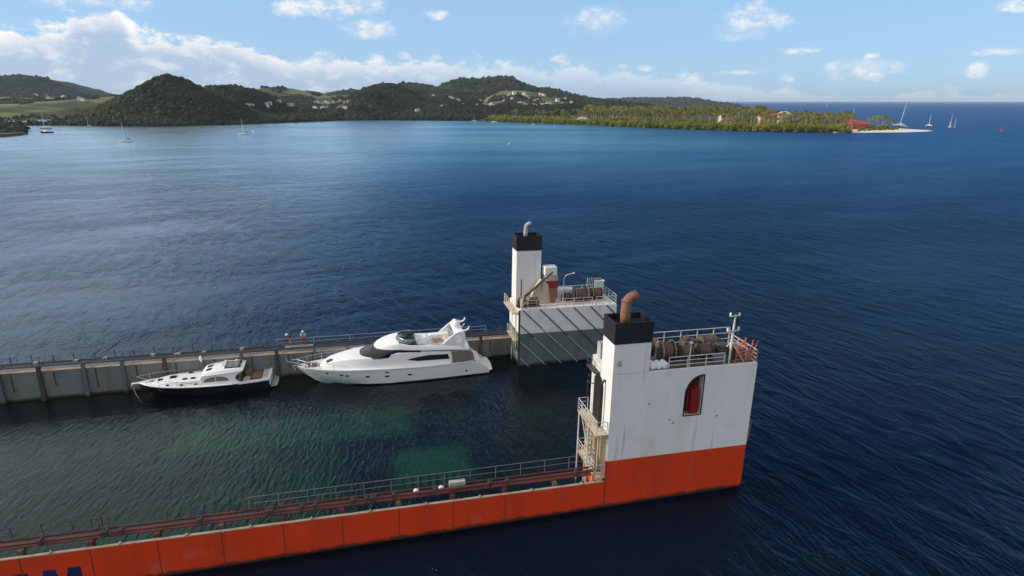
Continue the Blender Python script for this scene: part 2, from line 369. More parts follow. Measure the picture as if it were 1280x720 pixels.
# side hull near the camera: a plate with weld seams, lip and a wale
def side_hull():
    mb = MB(); mb.box(S0, -0.02, 0.0, 0.14, -3.6, 2.26)
    o = mb.build('side_hull', M['orange'], ship, bevel=.02)
    lp = MB(); lp.box(S0, -0.02, -0.03, 0.17, 2.263, 2.33)
    for i in range(20):
        lp.box(-1.9-i*3.9-0.05, -1.9-i*3.9+0.05, -0.05, 0.19, 2.334, 2.42)
    lp.build('bulwark_lip', M['lip'], o)
    seam = paint('seam_paint', (.26,.04,.012), (.12,.03,.01), 2, .7, .8)
    for s in [-7.8-3.86*i for i in range(19)]:
        sm = MB(); sm.box(s-.035, s+.035, -.022, -0.001, -3.4, 2.25); sm.build('weld_seam', seam, o)
    for s in [-7.8-3.86*i for i in range(19)]:
        sb = MB(); sb.box(s-.1, s+.1, .14, .5, -3.0, 2.2); sb.build('frame_rib', M['orange'], o)
    # letters: a block A and M, the visible end of the name along the hull
    zt = 1.12; hh = 1.75
    L = MB(); x0, x1 = -37.62, -35.5; sw = .74; y0, y1 = -.012, -.001
    L.prism([(x0,zt-hh),(x0+sw*.72,zt-hh),(x0+sw*.72,zt-.62),((x0+x1)/2,zt-1.45),(x1-sw*.72,zt-.62),(x1-sw*.72,zt-hh),(x1,zt-hh),(x1,zt),(x1-sw,zt),(x1-sw,zt-.3),((x0+x1)/2,zt-.95),(x0+sw,zt-.3),(x0+sw,zt),(x0,zt)], 1, y0, y1)
    A0 = -39.75; A1 = -37.85; c = (A0+A1)/2
    L.prism([(A0,zt-hh),(A0+.5,zt-hh),(c,zt-.45),(A1-.5,zt-hh),(A1,zt-hh),(c+.36,zt),(c-.36,zt)], 1, y0, y1)
    L.prism([(c-.42,zt-1.3),(c+.42,zt-1.3),(c+.3,zt-1.02),(c-.3,zt-1.02)], 1, y0-.004, y1-.004)
    L.build('hull_lettering', M['navy'], o)
    return o
hull = side_hull()
# walkway with the red pipe on posts along the near wall
wk = MB()
for (t, z, r) in ((.62,2.72,.115),(1.25,2.62,.075)):
    wk.tube([(S0,t,z),(-0.3,t,z+.25)], r, 10)
wk.box(S0, -0.35, .66, 1.2, 2.52, 2.57)
walk = wk.build('pipe_walkway', M['redpipe'], ship, smooth=40)
for i in range(20):
    s = -3.94-3.86*i; pb = MB(); pb.box(s-.14, s+.14, .18, .62, -3, 2.62); pb.box(s-.2, s+.2, .2, 1.3, 2.40, 2.515)
    pb.build('walkway_post', M['redpipe'] if i % 3 else M['brown'], walk)
rng = random.Random(3)
for i in range(22):                                     # valves and clamps on the pipe
    s = rng.uniform(-44, -2); z = 2.72+.25*(s-S0)/(-S0)
    v = MB(); v.box(s-.12, s+.12, .45, .8, z-.2, z+.22); v.tube([(s,.62,z),(s,.62,z+.42)], .04, 6); v.tube([(s-.14,.62,z+.42),(s+.14,.62,z+.42)], .03, 6)
    v.build('valve', M['darksteel'], walk)
bx = MB(); bx.box(-11.8,-10.6,.95,1.3,2.75,3.2); bx.build('junction_box', M['galv'], walk, bevel=.03)
for s, m in ((-14.2,'shirtwhite'),(-12.4,'shirtwhite')):
    q = MB(); q.ball((s,.9,2.95), (.22,.16,.16), 8, 5); q.build('float_buoy', M[m], walk, smooth=True)
railing([(-25.5,1.35,2.75),(-0.6,1.35,2.92)], 1.0, 1.95, 1, .017, m='railgrey', parent=walk)
railing([(-48.0,1.3,2.62),(-34.4,1.3,2.65)], 1.0, 1.7, 1, .028, m='darksteel', parent=walk)
for s in (-30.6,-29.2,-26.4,-43.5,-45.2,-47):
    st = MB(); st.tube([(s,1.3,2.6),(s,1.3,3.5)], .045, 6); st.build('stanchion', M['darksteel'], walk)
for s in (-40.9,-35.0,-34.6,-25.9,-25.2):
    hp = MB(); hp.tube([(s,1.28,2.65),(s,1.28,3.55),(s+.1,1.28,3.64),(s+.5,1.28,3.64),(s+.6,1.28,3.55),(s+.6,1.28,2.95),(s+.5,1.28,2.86),(s+.2,1.28,2.86)], .028, 6)
    hp.build('hand_hoop', M['darksteel'], walk)
# far wing wall
def far_wall():
    mb = MB(); mb.box(S0, 0.0, 30.62, 30.82, -3.6, 2.28); mb.box(S0, 0.0, 31.8, 31.96, -3.6, 1.9)
    o = mb.build('wing_wall', M['grey'], ship)
    for i in range(62):
        s = -1.4-1.29*i
        if i % 3 and i < 48:
            q = MB(); q.box(s-.05, s+.05, 30.55, 30.615, (.6 if i % 2 else .1), 2.2); q.build('wall_rib', M['darksteel'], o)
    lip = MB(); lip.box(S0,0,30.56,30.9,2.283,2.35); lip.build('wall_lip', M['lip'], o)
    wt_ = MB(); wt_.box(S0,-.01,30.83,31.79,2.1,2.27); wt_.build('wall_top', M['walltop'], o)
    for i in range(21):
        s = -3.9-3.87*i+ (0.2 if i % 2 else 0)
        p = MB(); p.box(s-.17, s+.17, 30.28, 30.54, -3.3, 2.92); p.box(s-.22, s+.22, 30.2, 30.6, -3.4, -.2)
        p.build('wall_post', M['teal'] if i % 3 else M['darksteel'], o)
    d = MB(); d.box(S0, -.3, 31.4, 31.72, 2.74, 2.8); d.tube([(S0,30.4,2.98),(-.3,30.4,2.98)], .075, 8); d.tube([(S0,31.75,2.85),(-.3,31.75,2.85)], .06, 8)
    for i in range(21):
        s = -3.9-3.87*i+ (0.2 if i % 2 else 0); d.box(s-.07, s+.07, 30.45, 31.75, 2.62, 2.735)
    dk = d.build('wall_walkway', M['darksteel'], o)
    for i in range(28):
        s = -1.2-1.93*i
        p = MB(); h = rng.uniform(.62,.9); p.tube([(s,31.78,2.8),(s+rng.uniform(-.05,.05),31.78,2.8+h)], .05, 6); p.ball((s,31.78,2.85+h), .07, 6, 4); p.build('stanchion', M['darksteel'], o)
    railing([(S0,31.76,2.8),(-27.3,31.76,2.8)], .62, 1.93, 0, .015, m='darksteel', parent=o)
    railing([(-27.2,31.76,2.8),(-3.0,31.76,2.8)], .85, 3.86, 1, .022, m='rail', parent=o)
    for i in range(9):
        s = rng.uniform(-52,-28); p = MB(); p.box(s-.2,s+.2,31.3,31.6,2.803,2.93+rng.random()*.15); p.build('deck_fitting', M['lip'], o)
    cl = MB(); cl.box(-26.3,-23.2,31.15,31.75,2.803,2.86); cl.build('staging_board', M['lip'], o)
    f = MB(); f.ball((-34.9,30.3,2.55), (.17,.17,.36), 10, 8); f.tube([(-34.9,30.3,2.9),(-34.9,30.42,3.05)], .02, 5)
    f.build('fender', M['white_clean'], o, smooth=True)
    return o
wing = far_wall()
# submerged deck, sunlit patches painted into its colour as lighter fields
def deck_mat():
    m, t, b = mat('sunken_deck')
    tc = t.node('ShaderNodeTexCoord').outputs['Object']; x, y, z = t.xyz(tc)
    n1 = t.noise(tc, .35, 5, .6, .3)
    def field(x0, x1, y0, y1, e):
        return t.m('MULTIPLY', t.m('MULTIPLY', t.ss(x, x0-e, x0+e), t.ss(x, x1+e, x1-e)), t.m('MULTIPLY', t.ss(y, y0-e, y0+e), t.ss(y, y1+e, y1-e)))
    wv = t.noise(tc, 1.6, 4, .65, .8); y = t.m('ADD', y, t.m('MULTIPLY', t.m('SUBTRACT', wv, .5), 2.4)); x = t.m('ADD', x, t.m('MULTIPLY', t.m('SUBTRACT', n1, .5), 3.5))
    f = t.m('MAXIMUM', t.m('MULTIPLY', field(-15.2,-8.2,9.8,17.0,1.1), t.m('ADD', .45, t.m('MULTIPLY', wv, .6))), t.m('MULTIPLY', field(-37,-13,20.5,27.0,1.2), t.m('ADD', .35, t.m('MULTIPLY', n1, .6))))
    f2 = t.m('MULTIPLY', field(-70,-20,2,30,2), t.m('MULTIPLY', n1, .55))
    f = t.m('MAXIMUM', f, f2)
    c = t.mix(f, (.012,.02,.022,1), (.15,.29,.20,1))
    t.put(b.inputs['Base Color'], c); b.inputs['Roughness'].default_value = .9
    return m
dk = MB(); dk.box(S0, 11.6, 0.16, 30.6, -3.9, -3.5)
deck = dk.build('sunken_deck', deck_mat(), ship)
for i in range(9):                                       # keel-block cradles
    s = -14.6+.75*i; b = MB(); b.box(s-.13,s+.13,8.6,10.6,-3.495,-2.4+.25*(i%2)); b.build('keel_block', M['brown'], deck)
hb = MB(); hb.box(S0-.3, S0, 0, 32, -3.6, 4.0); hb.build('bulkhead', M['grey'], ship)

# ---- stern tower nearest the camera
TW = 4.0; ZT = 11.1; ZR = 4.03; LT = 11.85
def split_block(s0, s1, t0, t1, z0, zr, z1, mlow, mhigh, parent, name):
    a = MB(); a.box(s0, s1, t0, t1, zr, z1); o = a.build(name, M[mhigh], parent, bevel=.04)
    b = MB(); b.box(s0, s1, t0, t1, z0, zr-.004); lo = b.build('lower_hull', M[mlow], o, bevel=.02)
    return o, lo
# outer plating of the tower with an arched recess: built as front plate with a hole + core behind it
def arch_poly(x0, x1, z0, z1, n=10):
    """left top corner rounded, right side straight"""
    p = [(x0,z0)]; rx = (x1-x0)*.93; rz = 1.55
    for k in range(n+1):
        a = math.pi-(math.pi/2)*k/n
        p.append((x0+rx+rx*math.cos(a), z1-rz+rz*math.sin(a)))
    p += [(x1,z1),(x1,z0)]
    return p
tower = MB()
AX0, AX1, AZ0_, AZ1_ = 5.97, 7.45, 7.18, 10.5
ap = arch_poly(AX0, AX1, AZ0_, AZ1_)
PT = .7                                                 # plate depth = recess depth
tower.box(0, AX0, 0, PT, ZR, ZT); tower.box(AX1, LT, 0, PT, ZR, ZT); tower.box(AX0, AX1, 0, PT, ZR, AZ0_)
for (xa, za), (xb, zb) in zip(ap[1:-2], ap[2:-1]):       # filler above the arch
    if abs(xa-xb) < 1e-6: continue
    tower.add([(xa,0,za),(xb,0,zb),(xb,0,ZT),(xa,0,ZT),(xa,PT,za),(xb,PT,zb),(xb,PT,ZT),(xa,PT,ZT)], [(0,1,2,3),(7,6,5,4),(0,4,5,1),(2,6,7,3)])
tower.box(0, LT, PT, TW, ZR, ZT)
import bmesh
to = tower.build('stern_tower', M['white'], ship, fixn=True)
bm = bmesh.new(); bm.from_mesh(to.data); bmesh.ops.remove_doubles(bm, verts=bm.verts, dist=1e-4)
bm.to_mesh(to.data); bm.free()
lo = MB(); lo.box(-.015, LT+.01, -.012, TW, -3.6, ZR-.003); lo.build('lower_hull', M['orange'], to, bevel=.02)
sm = MB(); sm.box(-.045,.03,-.03,-.012,-3.4,ZR-.01); sm.build('corner_seam', M['redpipe'], to)
# recess: dark frame, red fire-station interior
fr_ = MB()
for (a, b) in zip(ap, ap[1:]+ap[:1]):
    fr_.tube([(a[0],-.01,a[1]),(b[0],-.01,b[1])], .045, 6)
fr_.build('recess_frame', M['black'], to)
rc = MB(); rc.prism([(x,z) for x,z in arch_poly(AX0+.02,AX1-.02,AZ0_+.02,AZ1_-.02)], 1, PT-.03, PT-.005); rc.build('recess_back', paint('recess_dark', (.045,.02,.018), (.02,.012,.01), 2, .7), to)
rd = MB(); rd.box(6.55,7.25,.12,PT-.035,7.25,9.3); rd.box(6.6,6.95,.05,.118,7.35,8.7); rd.tube([(6.35,.25,7.2),(6.35,.25,9.6)], .05, 8); rd.tube([(6.9,.2,9.3),(6.9,.2,9.8),(7.2,.2,9.9)], .05, 8)
rd.build('fire_cabinet', M['red'], to, bevel=.03)
# funnel: white trunk, black casing with open top, bent rusty pipe
def funnel(parent, s0, s1, t0, t1, z0, z1, z2, pm, pts, r, plate=True):
    a = MB(); a.box(s0, s1, t0, t1, z0, z1); o = a.build('funnel', M['white'], parent, bevel=.04)
    c = MB(); e = .035; w_ = .12
    X0, X1, Y0, Y1 = s0-e, s1+e, t0-e, t1+e
    c.box(X0, X1, Y0, Y0+w_, z1+.003, z2); c.box(X0, X1, Y1-w_, Y1, z1+.003, z2); c.box(X0, X0+w_, Y0+w_, Y1-w_, z1+.003, z2); c.box(X1-w_, X1, Y0+w_, Y1-w_, z1+.003, z2)
    c.box(X0+w_, X1-w_, Y0+w_, Y1-w_, z2-.5, z2-.42)
    c.build('funnel_casing', M['black'], o)
    p = MB(); p.tube(pts, r, 16, caps=False)
    q = [tuple(x) for x in pts]
    po = p.build('exhaust_pipe', M[pm], o, smooth=50)
    so_ = po.modifiers.new('wall', 'SOLIDIFY'); so_.thickness = .05
    return o
def bend(x, y, z0, z1, r, dirx, end):
    pts = [(x,y,z0),(x-.04*dirx,y,z0+(z1-z0)*.5),(x,y,z1)]
    for k in range(1, 7):
        a = math.radians(70)*k/6
        pts.append((x+dirx*r*(1-math.cos(a)), y, z1+r*math.sin(a)))
    a = math.radians(70); l = pts[-1]
    pts.append((l[0]+dirx*end*math.sin(a), y, l[2]+end*math.cos(a)))
    return pts
fn = funnel(to, -.02, 2.86, .0, 2.15, ZT+.003, 13.45, 15.05, 'rust', bend(1.15, 1.05, 14.6, 16.05, .62, 1, .42), .36)
fl = MB()
for z in (15.6, 16.35): fl.tube([(1.15,1.05,z-.03),(1.15,1.05,z+.03)], .41, 14)
fl.build('pipe_flange', M['rust'], fn)
vt = MB(); vt.box(.28,.62,-.03,.0,11.75,12.2)
for k in range(5): vt.box(.29,.61,-.05,-.03,11.79+k*.085,11.83+k*.085)
vt.build('vent_grille', M['galv'], fn)
# rust runs: small brackets, draft marks, rivet patches on the big white face
br = MB()
for (s,z) in ((4.9,7.0),(5.2,6.7),(8.9,6.9),(3.1,8.5)): br.box(s-.1,s+.1,-.03,-.001,z-.05,z+.05)
br.build('bracket', M['lip'], to)
# deck edge bulwark, railings
railing([(4.45,.12,ZT+.01),(9.0,.12,ZT+.01)], .95, 1.42, 2, .035, m='railwhite', parent=to)
railing([(10.0,.12,ZT+.01),(LT-.05,.12,ZT+.01)], .95, 1.2, 2, .035, m='gearorange', parent=to)
railing([(3.0,TW-.1,ZT+.01),(LT-.1,TW-.1,ZT+.01)], 1.45, 1.55, 2, .035, m='railwhite', parent=to)
railing([(LT-.06,.15,ZT+.01),(LT-.06,TW-.1,ZT+.01)], .95, 1.2, 2, .03, m='railwhite', parent=to)
lp_ = MB(); lp_.tube([(6.15,.2,ZT),(6.15,.2,ZT+1.85)], .05, 8); lp_.ball((6.15,.2,ZT+1.95), (.16,.16,.13), 8, 6); lp_.build('deck_lamp', M['railwhite'], to, smooth=True)
def winch(parent, s, t, z, r, ln, m='winch', rims=True):
    w_ = MB(); n = 18
    prof = [(-ln/2,r*1.0),(-ln/2+.1,r*1.0),(-ln/2+.1,r*.62),(ln/2-.1,r*.62),(ln/2-.1,r),(ln/2,r)]
    rings = [[(s+q, t+rr*math.cos(2*math.pi*k/n), z+r+.12+rr*math.sin(2*math.pi*k/n)) for k in range(n)] for q, rr in prof]
    w_.loft(rings)
    o = w_.build('winch', M[m], parent, smooth=35)
    rp = MB()
    rp.loft([[(s+q, t+rr*math.cos(2*math.pi*k/n), z+r+.12+rr*math.sin(2*math.pi*k/n)) for k in range(n)] for q, rr in [(-ln/2+.15,r*.66),(-ln/2+.18,r*.84),(-ln/6,r*.87),(ln/6,r*.84),(ln/2-.18,r*.86),(ln/2-.15,r*.66)]])
    rp.build('rope_coil', M['brown'], o, smooth=40)
    f = MB()
    for q in (-ln/2-.12, ln/2+.12):
        f.prism([(t-r*.8,z),(t+r*.8,z),(t+r*.3,z+r+.3),(t-r*.3,z+r+.3)], 0, s+q-.05, s+q+.05)
    f.box(s-ln/2-.3,s+ln/2+.3,t-r*.9,t+r*.9,z+.004,z+.1)
    f.build('winch_frame', M['darksteel'], o)
    if rims:
        g = MB()
        for q in (-ln/2-.01, ln/2+.01):
            g.tube([(s+q, t+r*.98*math.cos(2*math.pi*k/n), z+r+.12+r*.98*math.sin(2*math.pi*k/n)) for k in range(n+1)], .035, 6)
        g.build('drum_rim', M['lip'], o)
    return o
dp = MB(); dp.box(2.95,LT-.1,.2,TW-.15,ZT+.001,ZT+.003); dp.build('deck_plating', M['brown'], to)
winch(to, 5.0, 1.75, ZT+.004, .74, 1.0)
winch(to, 6.55, 1.6, ZT, .55, .9, 'brown', False)
winch(to, 8.1, 1.55, ZT, .58, 1.1, 'olive', False)
g_ = MB(); g_.box(9.1,10.5,1.0,2.4,ZT+.004,ZT+.85); g_.box(9.3,10.2,1.1,2.2,ZT+.854,ZT+1.05); g_.build('gear_housing', M['darksteel'], to, bevel=.06)
g_ = MB(); g_.box(8.35,9.4,.35,.85,ZT+.004,ZT+.62); g_.build('deck_locker', M['teal'], to, bevel=.05)
winch(to, 4.4, 3.0, ZT+.004, .62, .9, 'brown', False); winch(to, 9.2, 3.0, ZT+.004, .6, 1.2, 'winch', False)
for k in range(7):
    q = 3.6+rng.random()*6.5; e = MB(); e.box(q,q+.3+rng.random()*.5,2.2+rng.random(),3.6,ZT+.005,ZT+.5+rng.random()*.7); e.build('deck_fitting', M[('darksteel','olive','brown')[k%3]], to, bevel=.04)
g_ = MB(); g_.box(6.9,7.7,2.4,3.3,ZT+.004,ZT+1.1); g_.tube([(7.3,2.85,ZT+1.1),(7.3,2.85,ZT+1.35)], .3, 12); g_.build('tarp_cover', M['olive'], to, bevel=.12)
for k in range(3):
    c = MB(); s = 3.3+.48*k; prof = [(-.34,.06),(-.33,.2),(-.28,.26),(.28,.26),(.33,.2),(.34,.06)]
    c.loft([[(s+.26*math.cos(a)*rr/.26, .55+q, ZT+.3+rr*math.sin(a)) for a in [2*math.pi*j/12 for j in range(12)]] for q, rr in prof])
    c.box(s-.2,s+.2,.35,.75,ZT+.004,ZT+.06)
    c.build('life_raft', M['white_clean'], to, smooth=40)
# mast: tripod foot, post, spreaders, lamps, aerial
ms = MB(); bx_, by_ = 9.95, .9
ms.tube([(bx_,by_,ZT),(bx_+.1,by_,ZT+3.7)], [.11,.07], 8)
for (q, t_) in ((.95,.2),(1.1,1.5),(-.55,1.4),(-.4,.1)): ms.tube([(bx_+q,t_+.2,ZT),(bx_+.03,by_,ZT+1.5)], .055, 6)
ms.tube([(bx_+.05,by_,ZT+1.5),(bx_+1.3,by_-.2,ZT+.9),(bx_+1.35,by_-.2,ZT)], .075, 6)
for z_, l_ in ((2.35,.5),(3.55,.42)): ms.tube([(bx_+.06-l_,by_,ZT+z_),(bx_+.06+l_,by_,ZT+z_+.03)], .05, 6)
mo = ms.build('mast', M['railwhite'], to)
for z_, q in ((2.45,-.42),(2.5,.5),(3.68,-.34),(3.62,.42)):
    lm = MB(); lm.tube([(bx_+q,by_,ZT+z_-.06),(bx_+q,by_,ZT+z_+.16)], .08, 8); lm.build('mast_lamp', M['white_clean'], mo)
ae = MB(); ae.tube([(bx_+.1,by_,ZT+3.7),(bx_+.12,by_,ZT+4.9)], [.05,.02], 6); ae.box(bx_+.2,bx_+.4,by_-.1,by_+.1,ZT+2.95,ZT+3.35); ae.build('aerial', M['black'], mo)
# orange gear heap: net drums and buoys on the aft corner
hg = MB()
for k in range(16):
    hg.ball((10.6+rng.random()*1.05, .5+rng.random()*1.8, ZT+.18+rng.random()*.75), (.2,.2,.15), 7, 5)
for k in range(12):
    a = (10.4+rng.random()*1.3,.4+rng.random()*1.9,ZT+.1); hg.tube([a,(a[0]+rng.uniform(-.5,.8),a[1]+rng.uniform(-.4,.4),ZT+.7+rng.random()*.9)], .035, 5)
hg.build('net_heap', M['gearorange'], to)
# stern side: ladder and fender
ld = MB()
for t_ in (.5,.95): ld.tube([(LT+.18,t_,1.0),(LT+.18,t_,ZT-.2)], .035, 6)
for k in range(30): ld.tube([(LT+.18,.5,1.1+k*.33),(LT+.18,.95,1.1+k*.33)], .022, 5)
ld.build('ladder', M['galv'], to)
sf = MB(); sf.box(LT+.0,LT+.3,.25,1.6,4.1,4.35); sf.tube([(LT+.25,.35,4.2),(LT+.35,.35,6.0)], .12, 8); sf.tube([(LT+.3,.6,.4),(LT+.3,.6,2.8)], .05, 6); sf.build('stern_bracket', M['rust'], to)
# bow-facing side: two platforms, stair, door, cream service panels
def platform(z, s0, t0, t1):
    p = MB(); p.box(s0, -.02, t0, t1, z-.08, z)
    for t_ in (t0+.1, (t0+t1)/2, t1-.1): p.tube([(s0+.05,t_,z-.1),(-.03,t_,z-.75)], .05, 6)
    o = p.build('platform', M['cream'], to)
    railing([(-.1,t0+.06,z),(s0+.05,t0+.06,z),(s0+.05,t1-.06,z),(-.1,t1-.06,z)], 1.05, .9, 2, .03, m='railwhite', parent=to)
    return o
platform(6.25, -.95, .05, 4.3); platform(2.45+.2, -.85, .05, 4.2)
pn = MB()
pn.box(-.1,-.02,.25,3.9,2.7,6.15)
for k in range(7): pn.box(-.2,-.1,.3+k*.52,.42+k*.52,2.7,6.1)
pn.build('service_panel', M['cream'], to)
for k, t_ in enumerate((.15,.95,1.9,2.9,3.7)):
    pp = MB(); pp.tube([(-.32-.08*(k%2),t_,-1),(-.32-.08*(k%2),t_,6.2)], .07+.02*(k%3), 8); pp.build('riser_pipe', M['cream'], to)
for t_ in (.2,2.0,4.1):
    pp = MB(); pp.tube([(-.85,t_,-2),(-.85,t_,6.2)], .06, 6); pp.build('support_post', M['railwhite'] if t_ > 1 else M['rust'], to)
st = MB()
for k in range(12): st.box(-.9,-.35,.9+.2*k,1.14+.2*k,2.9+.28*k,2.94+.28*k)
st.tube([(-.9,.9,2.8),(-.9,3.3,6.2)], .05, 6); st.tube([(-.35,.9,2.8),(-.35,3.3,6.2)], .05, 6); st.build('stair', M['galv'], to)
dr = MB()
dpoly = [(1.5,6.3),(1.5,9.3)]+[(2.4+.9*math.cos(a),9.3+.75*math.sin(a)) for a in [math.pi-math.pi*k/10 for k in range(1,10)]]+[(3.3,9.3),(3.3,6.3)]
dr.prism(dpoly, 0, -.06, -.002); dr.build('door', M['black'], to)
up_ = MB(); up_.tube([(-.4,3.75,6.3),(-.4,3.75,9.6),(-.4,3.2,9.6)], .045, 6); up_.tube([(-.5,3.75,9.0),(-.1,3.0,9.0)], .04, 6); up_.tube([(-.3,1.2,6.3),(-.3,1.2,9.9),(-.05,1.2,10.2)], .09, 8)
up_.build('davit', M['black'], to)
tp = MB(); tp.box(-.5,-.02,2.3,4.0,10.2,10.3); tp.build('door_canopy', M['darksteel'], to)
railing([(-.45,2.35,10.3),(-.45,3.9,10.3)], .9, .75, 1, .03, m='darksteel', parent=to)
bt = MB(); bt.box(.2,.9,3.0,3.7,ZT+.01,ZT+1.2); bt.tube([(.5,2.7,ZT),(.5,2.7,ZT+1.5)], .12, 8); bt.tube([(1.3,3.3,ZT),(1.3,3.3,ZT+1.9),(1.0,3.3,ZT+2.1)], .06, 8); bt.build('deck_vent', M['galv'], to)

# ---- far stern tower
FT0, FT1, FZ = 27.1, 31.95, 7.05
ft, fl2 = split_block(0, 12.0, FT0, FT1, -3.6, 4.05, FZ, 'teal', 'white', ship, 'stern_tower')
tag(ft, 'far white stern tower with slanting pipes on its dark lower face'); tag(to, 'near white stern tower with arched red recess above orange hull')
ce = MB(); ce.box(-.09,.1,FT0-.07,FT0+.1,-3,FZ-.1); ce.build('corner_guard', M['darksteel'], ft)
for k in range(9):                                       # slanting pipes on the inner face
    sx = .4+2.06*(k-3); z_top = FZ-.05
    a = (sx, z_top); b = (sx+7.3, z_top-7.3)
    if a[0] < .18: dlt = .18-a[0]; a = (.18, z_top-dlt)
    if b[0] > 11.9: dlt = b[0]-11.9; b = (11.9, b[1]+dlt)
    zm = 4.05+ (0.6 if k % 2 else -0.5)
    p = MB(); sm_ = a[0]+(a[1]-zm) if a[1] > zm else a[0]
    p.tube([(a[0],FT0-.06,a[1]),(b[0],FT0-.06,b[1])], .055, 6)
    p.build('slant_pipe', M['darksteel'] if k > 4 else M['galv'], ft)
    if a[1] > zm+.4 and k > 1:
        p2 = MB(); p2.tube([(a[0],FT0-.075,a[1]),(a[0]+(a[1]-zm),FT0-.075,zm)], .065, 6); p2.build('slant_pipe', M['darksteel'], ft)
ff = funnel(ft, .2, 3.2, 29.75, 31.9, FZ+.003, 13.35, 15.1, 'galv', bend(1.5, 30.7, 14.6, 15.9, .45, 1, .3), .24)
# deck gear: small banded stack, crane, winches, lamp, lockers
vs_ = MB(); vs_.box(3.6,5.1,28.9,30.3,FZ+.003,8.9); vs_.build('vent_trunk', M['rust'], ft, bevel=.12)
vs_ = MB(); vs_.box(3.62,5.12,28.92,30.28,8.903,9.75); a_ = vs_.build('trunk_band', M['red'], ft, bevel=.05)
vs_ = MB(); vs_.box(3.6,5.1,28.95,30.25,9.753,10.4); vs_.build('trunk_band', M['cream'], ft, bevel=.05)
vs_ = MB(); vs_.box(3.45,5.0,28.95,30.2,10.403,11.5); vs_.build('trunk_hood', M['white'], ft, bevel=.14)
cb = MB(); cb.prism([(1.6,FZ+.003),(4.2,FZ+.003),(3.9,9.4),(3.0,10.1),(2.2,9.0)], 1, 28.85, 29.4); cb.build('crane_base', M['cream'], ft, bevel=.06)
cr_ = MB(); cr_.tube([(1.0,28.5,8.2),(4.3,28.5,11.0)], [.16,.1], 6); cr_.tube([(.7,28.5,FZ),(1.05,28.5,8.3)], .16, 8); cr_.tube([(.5,28.4,FZ),(.5,28.4,10.3)], .07, 6); cr_.tube([(3.0,28.5,9.9),(3.0,28.7,8.6)], .03, 5); cr_.build('deck_crane', M['darksteel'], ft)
winch(ft, .6, 28.3, FZ, .5, .8, 'brown', False); winch(ft, 2.0, 28.2, FZ, .5, .8, 'winch', False)
winch(ft, 8.2, 29.4, FZ, .72, 1.5); winch(ft, 10.3, 29.6, FZ, .65, 1.2, 'brown'); winch(ft, 6.5, 29.6, FZ, .45, .8, 'olive', False)
g_ = MB(); g_.box(5.5,7.6,30.2,31.2,FZ+.003,8.3); g_.build('deck_locker', M['white'], ft, bevel=.08)
g_ = MB(); g_.tube([(7.1,28.9,FZ),(7.1,28.9,8.9)], .16, 8); g_.build('deck_vent', M['teal'], ft)
g_ = MB(); g_.tube([(5.6,28.3,FZ),(5.6,28.3,10.2),(5.9,28.3,10.6),(6.7,28.3,10.8)], .05, 6); g_.ball((6.8,28.3,10.8), .13, 8, 5); g_.build('deck_lamp', M['railwhite'], ft)
g_ = MB(); g_.box(10.6,11.6,30.6,31.2,FZ+.003,8.9); [g_.tube([(9.6+.25*k,31.3,FZ),(9.7+.25*k,31.3,9.2)], .04, 5) for k in range(8)]; g_.build('rack', M['railwhite'], ft)
g_ = MB(); g_.tube([(11.7,31.2,FZ),(11.7,31.2,8.6)], .06, 6); g_.ball((11.7,31.2,8.8), (.3,.2,.16), 8, 5); g_.build('searchlight', M['white_clean'], ft)
railing([(.9,FT0+.1,FZ+.01),(3.2,FT0+.1,FZ+.01)], 1.0, 1.2, 2, .04, m='cream', parent=ft)
railing([(4.4,FT0+.1,FZ+.01),(8.9,FT0+.1,FZ+.01)], 1.0, 1.0, 2, .04, m='cream', parent=ft)
railing([(9.4,FT0+.1,FZ+.01),(11.9,FT0+.1,FZ+.01)], 1.0, .8, 2, .04, m='cream', parent=ft)
railing([(11.9,FT0+.1,FZ+.01),(11.9,FT1-.1,FZ+.01),(4.0,FT1-.1,FZ+.01)], 1.1, 1.3, 2, .035, m='railwhite', parent=ft)
railing([(-.75,FT0+.1,FZ-.4),(-.75,31.6,FZ-.4)], 1.1, 1.1, 2, .035, m='cream', parent=ft)
g_ = MB(); g_.box(-.85,-.003,FT0+.05,31.7,FZ-.5,FZ-.41); g_.build('platform', M['cream'], ft)
g_ = MB(); g_.tube([(.35,FT0+.25,FZ),(.35,FT0+.25,FZ+1.25)], .2, 8); g_.tube([(.3,FT0+.2,FZ+.4),(1.2,FT0+.4,FZ+.9)], .14, 8); g_.build('fairlead', M['cream'], ft)
g_ = MB(); g_.box(-.5,-.003,27.6,31.2,3.0,3.1); g_.tube([(-.3,27.5,1.5),(-.3,27.5,6.5)], .06, 6); g_.tube([(-.4,29,.2),(-.4,29,6.6)], .05, 6); g_.build('service_panel', M['cream'], ft)
railing([(-.45,27.65,3.1),(-.45,31.1,3.1)], .95, 1.0, 1, .03, m='cream', parent=ft)

